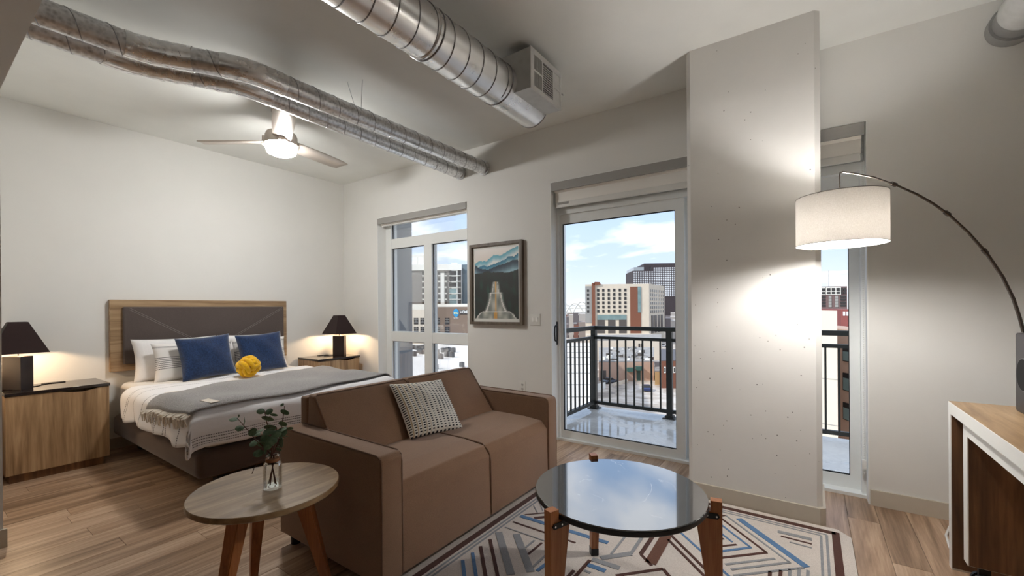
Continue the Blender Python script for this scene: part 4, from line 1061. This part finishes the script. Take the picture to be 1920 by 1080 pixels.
part('pitched_cap', G().prism(q, (B-A).cross(Vector((0, 0, 1))).normalized()*-6), rust_m, tb, False)
for py in (544, 551.8, 559.5, 567.5, 575.3, 583.3):
    for px in (1122, 1131.7, 1142, 1152.2, 1162.8, 1173): fp('window', tb, dkwin, px-2.1, px+2.1, py-2.6, py+2.6, 0, .2)
    fp('window', tb, dkwin, 1100.8, 1104.6, py-1.8, py+2.4, .2, .4)
fp('glass_band', tb, teal, 1120, 1175, 590.3, 599.5)
for a, b_ in ((1120, 1134), (1140.5, 1154), (1161, 1175)): fp('bay', tb, dkbay, a, b_, 599.5, 625)
fp('rust_panel', tb, rust_m, 1182, 1202, 538, 626)
fp('glass_strip', tb, teal, 1196, 1202, 538, 586, .25, .45)
fp('podium', tb, tan_m, 1097.5, 1217, 625, 644, 0, 14)
U2 = lambda f: f
g = G()
for r_ in range(6):
    for c in range(8):
        fbox(g, B, C_, .08+.115*c, .08+.115*c+.05, Z(545+8*r_+2.4), Z(545+8*r_-2.4), 0, .2)
spart(part('side_windows', g, dkwin, tb, False))
for c in range(4): part('side_bay', fbox(G(), B, C_, .12+.2*c, .25+.2*c, Z(626), Z(592), 0, .25), dkbay, tb, False)
# dark gridded tower
A, B = Pd(1187, 400), Pd(1272, 396); off = (B-A).normalized().cross(Vector((0, 0, 1)))*-40
tw = thing('dark_tower', 'dark office tower with a fine grid of pale windows', 'building', tuple(Vector((A.x, A.y, GZ))))
Ud = lambda px: (px-1187)/(1272-1187); Zd = lambda py: zat(1225, py, 398)
part('wall', bprism(G(), [A, B, B+off, A+off], GZ, Zd(507)), dkbrick, tw, False)
A2 = A.lerp(B, Ud(1208)); part('upper_wall', bprism(G(), [A2, B, B+off, A2+off], Zd(507), Zd(494)), dkbrick, tw, False)
A3 = A.lerp(B, Ud(1189)); B3 = A.lerp(B, Ud(1222)); part('penthouse', bprism(G(), [A3, B3, B3+off, A3+off], Zd(507), Zd(500.5)), plain('penthouse_glass', srgb(150, 156, 160), .3), tw, False)
g = G()
for r_ in range(16):
    py = 503+3.45*r_
    for c in range(19):
        px = 1189.5+4.25*c
        if py < 508 and px < 1224: continue
        if py > 548 and px < 1180: continue
        fbox(g, A, B, Ud(px-1.35), Ud(px+1.35), Zd(py+1.1), Zd(py-1.1), 0, .3)
spart(part('window_grid', g, litwin, tw, False))
# grey hotel behind the window
DH = 150
A, B = Pd(760, DH), Pd(866, DH); off = None
hh = thing('grey_hotel', 'grey and white hotel with stacked windows beyond the window', 'building', tuple(Vector((A.x, A.y, GZ))))
Uh = lambda px: (px-760)/(866-760); Zh = lambda py: zat(820, py, DH)
part('wall', bprism(G(), [A, B, Pd(866, DH+22), Pd(760, DH+22)], GZ, Zh(500)), bld_grey, hh, False)
fp_h = lambda nm, mat, a, b_, y0, y1, d0=0, d1=.2: fp(nm, hh, mat, a, b_, y0, y1, d0, d1, A, B, Uh, Zh)
fp_h('parapet', bld_white, 760, 866, 496, 507, 0, .5)
part('roof_frame', fbox(fbox(fbox(G(), A, B, Uh(764), Uh(798), Zh(482), Zh(478), 0, .4), A, B, Uh(783), Uh(785), Zh(496), Zh(482), 0, .4), A, B, Uh(795), Uh(797), Zh(496), Zh(482), 0, .4), bld_white, hh, False)
fp_h('white_slab', bld_white, 847, 858.5, 493, 570, 0, .3)
fp_h('red_roof', rust_m, 816, 846, 494.2, 500, -8, -4)
fp_h('white_panel', bld_white, 826.5, 833.5, 512, 570)
for py in (512.5, 523.2, 534.2, 545.6, 556.7, 567):
    for px, w in ((794.5, 5), (815.5, 5), (824, 4), (836.2, 4)):
        fp_h('window', dkwin, px-w/2, px+w/2, py-3.4, py+3.4, .05, .3)
        fp_h('spandrel', bld_white, px-w/2, px+w/2, py+3.4, py+5.6, .05, .28)
    fp_h('balcony_glass', teal if py > 540 else dkwin, 843.2, 856, py-4, py+4, .3, .5)
    fp_h('balcony_edge', bld_white, 843, 864.5, py+4.2, py+5.2, .3, .7)
    fp_h('window', dkwin, 859.2, 864.2, py-3.8, py+3.8, .05, .3)
A, B = Pd(866.4, DH+2), Pd(890, DH+1)
bt = thing('blue_building', 'blue grey clad building at the end of the grey hotel', 'building', tuple(Vector((A.x, A.y, GZ))))
part('wall', bprism(G(), [A, B, Pd(890, DH+22), Pd(866.4, DH+22)], GZ, zat(870, 495, DH)), plain('blue_cladding', srgb(96, 112, 122), .4, var=.1, scale=.3), bt, False)
# cream and brown hotel with the signs
DT = 126
A, B = Pd(755, DT), Pd(885, DT); off = (B-A).normalized().cross(Vector((0, 0, 1)))*-16
tr = thing('brown_hotel', 'cream and brown hotel with a round blue sign', 'building', tuple(Vector((A.x, A.y, GZ))))
Ut = lambda px: (px-755)/(885-755); Zt = lambda py: zat(815, py, DT)
part('cream_wall', bprism(G(), [A, B, B+off, A+off], GZ, Zt(580.5)), cream, tr, False)
part('parapet', bprism(G(), [A+off*.5, A.lerp(B, Ut(874))+off*.5, A.lerp(B, Ut(874))+off, A+off], Zt(580.5), Zt(569.5)), bld_white, tr, False)
ftr = lambda nm, mat, a, b_, y0, y1, d0=0, d1=.12: fp(nm, tr, mat, a, b_, y0, y1, d0, d1, A, B, Ut, Zt)
ftr('brown_wall', brn, 816.5, 885, 575.5, 660, 0, .6)
for py in (602, 618.5):
    for px, d0 in ((780, 0), (792.2, 0), (821, .6), (838.8, .6)):
        wv_ = ftr('window', dkwin, px-4.2, px+4.2, py-6, py+6, d0, d0+.1)
        fb = G(); fbox(fb, A, B, Ut(px-4.2), Ut(px+4.2), Zt(py-2.6), Zt(py-3.2), d0+.1, d0+.15); fbox(fb, A, B, Ut(px-.3), Ut(px+.3), Zt(py+1.5), Zt(py-6), d0+.1, d0+.15); fbox(fb, A, B, Ut(px-4.2), Ut(px+4.2), Zt(py+2), Zt(py+1.4), d0+.1, d0+.15)
        part('glazing_bar', fb, fascia_m, wv_, False)
nrm = Vector(((B-A).y, -(B-A).x, 0)).normalized(); ud = (B-A).normalized()
def oval(px, py, rx, ry, d0, d1, n=30):
    c = face_pt(A, B, Ut(px), Zt(py), d0); k = DT/FPX
    return G().prism([c+ud*(rx*k*math.cos(2*PI*i/n))+Vector((0, 0, ry*k*math.sin(2*PI*i/n))) for i in range(n)], nrm*(d1-d0))
sgn = part('round_sign', oval(855.6, 586.8, 5.2, 7.6, .6, .8), plain('sign_blue', srgb(40, 140, 190), .4), tr, False)
def text_part(txt, px, py, hpx, mat, par, d, sx=1.0):
    cu = bpy.data.curves.new('sign_text', 'FONT'); cu.body = txt; cu.align_x = 'CENTER'; cu.align_y = 'CENTER'; cu.size = hpx*DT/FPX*1.35; cu.extrude = .03; cu.offset = .012*hpx*DT/FPX
    o = bpy.data.objects.new('tmp', cu); COL.objects.link(o)
    dg = bpy.context.evaluated_depsgraph_get(); me = bpy.data.meshes.new_from_object(o.evaluated_get(dg)); bpy.data.objects.remove(o)
    c = face_pt(A, B, Ut(px), Zt(py), d)
    me.transform(Matrix(((ud.x*sx, 0, nrm.x, c.x), (ud.y*sx, 0, nrm.y, c.y), (0, 1, 0, c.z), (0, 0, 0, 1))))
    me.materials.clear(); me.materials.append(mat)
    return link_obj('lettering', me, par)
sw = plain('sign_white', srgb(245, 245, 242), .5); syel = plain('sign_yellow', srgb(226, 222, 150), .5)
text_part('tru', 855.6, 586.8, 5.6, syel, sgn, .82, .95)
text_part('by Hilton', 855.6, 596.3, 2.0, sw, sgn, .65, .9)
sg2 = part('name_sign', fbox(G(), A, B, Ut(863.2), Ut(885), Zt(590), Zt(581.5), .6, .68), plain('sign_dark', srgb(58, 52, 48), .6), tr, False)
text_part('HOME', 870.6, 585.5, 5.4, sw, sg2, .70, .72)
# white roof with condensers
ZR = -9.0
q = [Pd(700, 124), Pd(1113, 124), Pd(1112, 44), Pd(600, 44)]
wr = thing('white_roofed_building', 'low wide building with a flat white roof below the window', 'building', (q[2].x, q[2].y, GZ))
part('wall', bprism(G(), q, GZ, ZR-.3), cream, wr, False); part('roof', bprism(G(), q, ZR-.3, ZR), roofw, wr, False)
g = G()
for py in (650, 655, 661, 671, 684, 700, 722, 745):
    a, b_ = ground(1050, py, ZR), ground(1111, py, ZR)
    part('roof_seam', G().tube([a+Vector((0, 0, .05)), b_+Vector((0, 0, .05))], .07, 4), fascia_m, wr, False)
for (px0, py) in ((774, 655), (782, 656), (790, 655), (797, 654), (776, 668), (786, 662), (791, 664), (794, 658), (819, 664), (831, 661), (840, 659.5), (849.5, 660.5), (838, 669), (847, 670), (826, 673), (816, 672), (817, 692), (866, 688)):
    c = ground(px0, py, ZR)+Vector((0, 0, .004)); s_ = .45 if py < 680 else .35
    o = thing('rooftop_condenser', 'small dark grey air conditioning condenser on the flat white roof', 'air conditioner', tuple(c), 'condensers on the white roof')
    part('casing', G().box(c.x-s_, c.x+s_, c.y-s_, c.y+s_, c.z, c.z+1.05*s_/.45, .04, 1), hv_m, o, False)
    part('fan_grille', G().tube([(c.x, c.y, c.z+1.05*s_/.45), (c.x, c.y, c.z+1.09*s_/.45)], s_*.8, 14), dkwin, o, False)
    part('feet', G().box(c.x-s_*1.1, c.x+s_*1.1, c.y-s_, c.y-s_+.1, c.z, c.z+.06).box(c.x-s_*1.1, c.x+s_*1.1, c.y+s_-.1, c.y+s_, c.z, c.z+.06), roofw, o, False)
# low buildings and lots beneath the balcony
def low(name, label, px0, px1, Df, Db, ztop, wm, rm, wins=0, winm=None):
    A, B = Pd(px0, Df), Pd(px1, Df); o_ = (Pd((px0+px1)/2, Db)-Pd((px0+px1)/2, Df))
    A9, B9 = Pd(px0, Db), Pd(px1, Db)
    t_ = thing(name, label, 'building', (A.x, A.y, GZ))
    part('wall', bprism(G(), [A, B, B9, A9], GZ, ztop), wm, t_, False)
    part('roof', bprism(G(), [A, B, B9, A9], ztop, ztop+.25), rm, t_, False)
    for i in range(wins):
        part('window', fbox(G(), A, B, (i+.35)/wins, (i+.65)/wins, ztop-2.6, ztop-1.2, 0, .08), winm or dkwin, t_, False)
    return t_, A, B
salm = plain('salmon_wall', srgb(186, 156, 138), .85, var=.05, scale=.3)
lw, A, B = low('warehouse', 'low salmon walled warehouse with a gravel roof and green awnings', 1122, 1226, 124, 166, -14.6, salm, roof_m)
part('awning', fbox(G(), A, B, .50, .62, -17.2, -16.2, 0, 1.6), plain('green_awning', srgb(58, 92, 84), .7), lw, False)
part('awning', fbox(G(), A, B, .66, .76, -16.9, -15.8, 0, 1.6), MATS['green_awning'], lw, False)
part('door', fbox(G(), A, B, .68, .75, GZ, -17, 0, .1), plain('green_door', srgb(56, 84, 78), .6), lw, False)
part('door', fbox(G(), A, B, .03, .13, GZ, -17, 0, .1), dkbay, lw, False)
part('roof_unit', G().box(A.x+18, A.x+19.5, A.y+16, A.y+17.5, -14.35, -13), bld_white, lw, False)
for i in range(34):
    u = random.random(); v_ = random.random(); p = A+(B-A)*(.04+.92*u)+(Pd(1174, 166)-Pd(1174, 124))*(.05+.9*v_)
    s_ = .3+.5*random.random(); part('roof_vent', G().box(p.x-s_, p.x+s_, p.y-s_, p.y+s_, -14.36, -14.2+random.random()*.9), random.choice((bld_white, dkbay, roof_m)), lw, False)
l2_, A, B = low('beige_shed', 'long beige building with a gravel roof behind the warehouse', 1112, 1240, 172, 205, -12.2, cream, roof_m)
part('door', fbox(G(), A, B, .66, .685, -16, -13.4, 0, .1), dkbay, l2_, False); part('door', fbox(G(), A, B, .70, .72, -16, -13.4, 0, .1), dkbay, l2_, False)
l3_, A, B = low('brick_house', 'small brick building with white framed windows beside the warehouse', 1238, 1290, 112, 140, -12.9, rust_m, plain('slate_roof', srgb(96, 94, 98), .8), 0)
for px in (1245.5, 1263.5):
    u = (px-1238)/52.
    p = part('window', fbox(G(), A, B, u-.035, u+.035, -16.0, -14.4, 0, .12), bld_white, l3_, False)
    part('pane', fbox(G(), A, B, u-.022, u+.022, -15.8, -14.6, .12, .16), dkwin, p, False)
low('ochre_annex', 'small ochre walled annex between the warehouse and the brick building', 1227, 1237.5, 117, 135, -16.4, plain('ochre_wall', srgb(196, 164, 118), .85), roof_m)
def car(label, px, py, ang, col, s=1.0):
    c = ground(px, py, GZ); k = thing('parked_car', label, 'car', tuple(c))
    ca_, sa = math.cos(ang), math.sin(ang)
    def T(x, y, z): return (c.x+(x*ca_-y*sa)*s, c.y+(x*sa+y*ca_)*s, c.z+z*s)
    body = [(-2.2, .35), (2.2, .35), (2.25, .75), (1.4, .95), (-1.9, 1.0), (-2.25, .8)]
    part('body', G().prism([T(x, -.9, z) for x, z in body], Vector(T(0, .9, 0))-Vector(T(0, -.9, 0))), plain('paint_'+label[:12], col, .25), k, False)
    cab = [(-1.7, 1.0), (1.0, .95), (.4, 1.45), (-1.2, 1.5)]
    part('cabin', G().prism([T(x, -.8, z) for x, z in cab], Vector(T(0, .8, 0))-Vector(T(0, -.8, 0))), dkwin, k, False)
    part('roof', G().prism([T(x, -.75, z) for x, z in ((-1.15, 1.48), (.38, 1.43), (.3, 1.52), (-1.1, 1.56))], Vector(T(0, .75, 0))-Vector(T(0, -.75, 0))), MATS['paint_'+label[:12]], k, False)
    for x in (-1.4, 1.4):
        for y in (-.85, .85): part('wheel', G().tube([T(x, y-.1, .33), T(x, y+.1, .33)], .33*s, 12), black_m, k, False)
car('dark blue car parked on the lot below the balcony', 1212, 732, 2.0, srgb(44, 56, 96))
car('grey car parked near the warehouse corner by the ramp wall', 1144, 718, 1.1, srgb(92, 100, 112))
car('white car parked beyond the warehouse', 1243, 650, .3, srgb(220, 220, 222), 1.1)
for (pa, pb, nm) in (((1118, 732), (1134, 728), 0), ((1150, 724), (1176, 717), 1)):
    a, b_ = ground(*pa, GZ), ground(*pb, GZ); d_ = (b_-a).normalized().cross(Vector((0, 0, 1)))*.25
    tag(part('lot_wall', G().prism([a, b_, b_+d_, a+d_], (0, 0, 1.6 if nm == 0 else .9)), bld_white if nm == 0 else cream, None, False), ('short white retaining wall by the grass strip on the lot', 'long cream ramp wall beside the warehouse lot')[nm], 'wall')
tag(part('grass_strip', bprism(G(), [Pd(1117.5, 112.5), Pd(1133, 115.5), Pd(1133, 118.5), Pd(1117.5, 115.5)], GZ, GZ+.12), plain('grass', srgb(78, 92, 56), .95, var=.3, scale=2), None, False), 'small green grass strip behind the white retaining wall', 'grass')['kind'] = 'stuff'
# bridge
ag = G(); BD = 520
br_ = thing('arch_bridge', 'white arched bridge far beyond the railing', 'bridge', tuple(Vector((at(1076, 600, BD).x, at(1076, 600, BD).y, GZ))))
for k, (p0, p1, pk_) in enumerate(((1030, 1076, 566), (1056, 1099, 569), (1070, 1112, 566))):
    P = [at(p0+(p1-p0)*i/16, 598-(598-pk_)*(1-(2*i/16-1)**2), BD-6*k) for i in range(17)]
    part('arch', G().tube(P, .9, 6), bld_white, br_)
for py in (578.5, 586, 572):
    part('deck', G().tube([at(1045, py, BD), at(1110, py, BD)], .5, 5), bld_white, br_)
# distant roofs
rb = [plain('far_a', srgb(150, 138, 130), .9), plain('far_b', srgb(112, 104, 104), .9), plain('far_c', srgb(180, 172, 164), .9), plain('far_d', srgb(128, 88, 76), .9)]
k = 0
for (a, b_, rows) in ((1040, 1112, (300, 345, 395, 450)), (1247.5, 1290, (275, 312, 352)), (1575, 1625, (250, 300, 360)), (1306, 1500, (290, 370)), (900, 1003, (300, 380))):
    for D in rows:
        px = a
        while px < b_:
            w = random.uniform(7, 15)*(2.2 if a in (1306, 900) else 1); hz = random.uniform(-13, -3.5)-.0
            if a > 1500: hz = random.uniform(-12, -6)
            pts = [Pd(px, D), Pd(px+w*.92, D), Pd(px+w*.92, D+28), Pd(px, D+28)]
            tag(part('distant_building', bprism(G(), pts, GZ, hz), rb[k % 4], None, False), 'small distant flat roofed building towards the horizon', 'building', 'distant city buildings')
            px += w; k += 1
# buildings seen right of the column
A, B = Pd(1520, 27), Pd(1569.5, 26); C_ = Pd(1569.5, 26)+Vector((-3, 9, 0)); D_ = A+Vector((-3, 9, 0))
nb = thing('tan_neighbour', 'plain tan panelled wall of the near neighbouring building', 'building', (A.x, A.y, GZ))
part('wall', bprism(G(), [A, B, C_, D_], GZ, zat(1550, 582.5, 26.5)), tan_m, nb, False)
for z in (-.4, -3.2, -6.0): part('panel_joint', fbox(G(), A, B, 0, 1, z-.02, z+.02, 0, .02), grey_w, nb, False)
A, B = Pd(1569.5, 29), Pd(1640, 25.5)
n2_ = thing('brown_neighbour', 'brown panelled wing with square windows next to the tan wall', 'building', (A.x, A.y, GZ))
part('wall', bprism(G(), [A, B, B+Vector((-1, 8, 0)), A+Vector((-1, 8, 0))], GZ, zat(1590, 618, 28)), salm, n2_, False)
Zn = lambda py: zat(1590, py, 28)
for (p0, p1) in ((650, 678), (700, 733), (756, 788)):
    p = part('window', fbox(G(), A, B, .19, .72, Zn(p1), Zn(p0), 0, .08), gasket_m, n2_, False)
    part('pane', fbox(G(), A, B, .21, .70, Zn(p1-1.5), Zn(p0+9), .08, .1), teal, p, False)
A, B = Pd(1530, 205), Pd(1588.5, 200); off = Vector((-8, 24, 0))
ap = thing('apartment_block', 'brick and glass apartment block with a white roof frame and mast', 'building', (A.x, A.y, GZ))
Ua = lambda px: (px-1530)/58.5; Za = lambda py: zat(1560, py, 202)
part('wall', bprism(G(), [A, B, B+off, A+off], GZ, Za(537)), plain('plum_brick', srgb(112, 92, 90), .85, var=.1, scale=2), ap, False)
fa = lambda nm, mat, a, b_, y0, y1, d0=0, d1=.3: fp(nm, ap, mat, a, b_, y0, y1, d0, d1, A, B, Ua, Za)
for a_ in (1530, 1539, 1548.5): fa('white_frame', bld_white, a_+1, a_+9.5, 538.5, 552.5)
fa('white_frame', bld_white, 1559, 1577, 538.5, 552.5)
for a_ in (1541, 1550.8, 1559.8, 1568.4, 1576.8, 1582):
    for y0, y1 in ((540, 545.5), (547, 551)): fa('window', dkwin, a_, a_+(6.4 if a_ < 1576 else 4), y0, y1, .3, .45)
for y0 in (554.5, 560, 565.5, 571):
    for a_, w in ((1541, 7), (1576, 10)): fa('window', dkwin, a_, a_+w, y0, y0+3.6)
    for a_ in (1554, 1566): fa('pale_bay', grey_w, a_, a_+5.5, y0, y0+5)
part('mast', G().tube([A.lerp(B, Ua(1567.5))+off*.3+Vector((0, 0, Za(537))), A.lerp(B, Ua(1567.5))+off*.3+Vector((0, 0, Za(505)))], .12, 5), fascia_m, ap)
A, B = Pd(1577, 120), Pd(1625, 116)
rbk = thing('red_rowhouse', 'row of red brick houses along a snowy street', 'building', (A.x, A.y, GZ))
part('wall', bprism(G(), [A, B, B+Vector((-6, 26, 0)), A+Vector((-6, 26, 0))], GZ, zat(1600, 580, 118)), plain('red_brick', srgb(132, 74, 70), .85, var=.12, scale=2), rbk, False)
for i in range(3): part('window', fbox(G(), A, B, .08+.14*i, .17+.14*i, zat(1600, 592, 118), zat(1600, 584, 118), 0, .1), litwin, rbk, False)
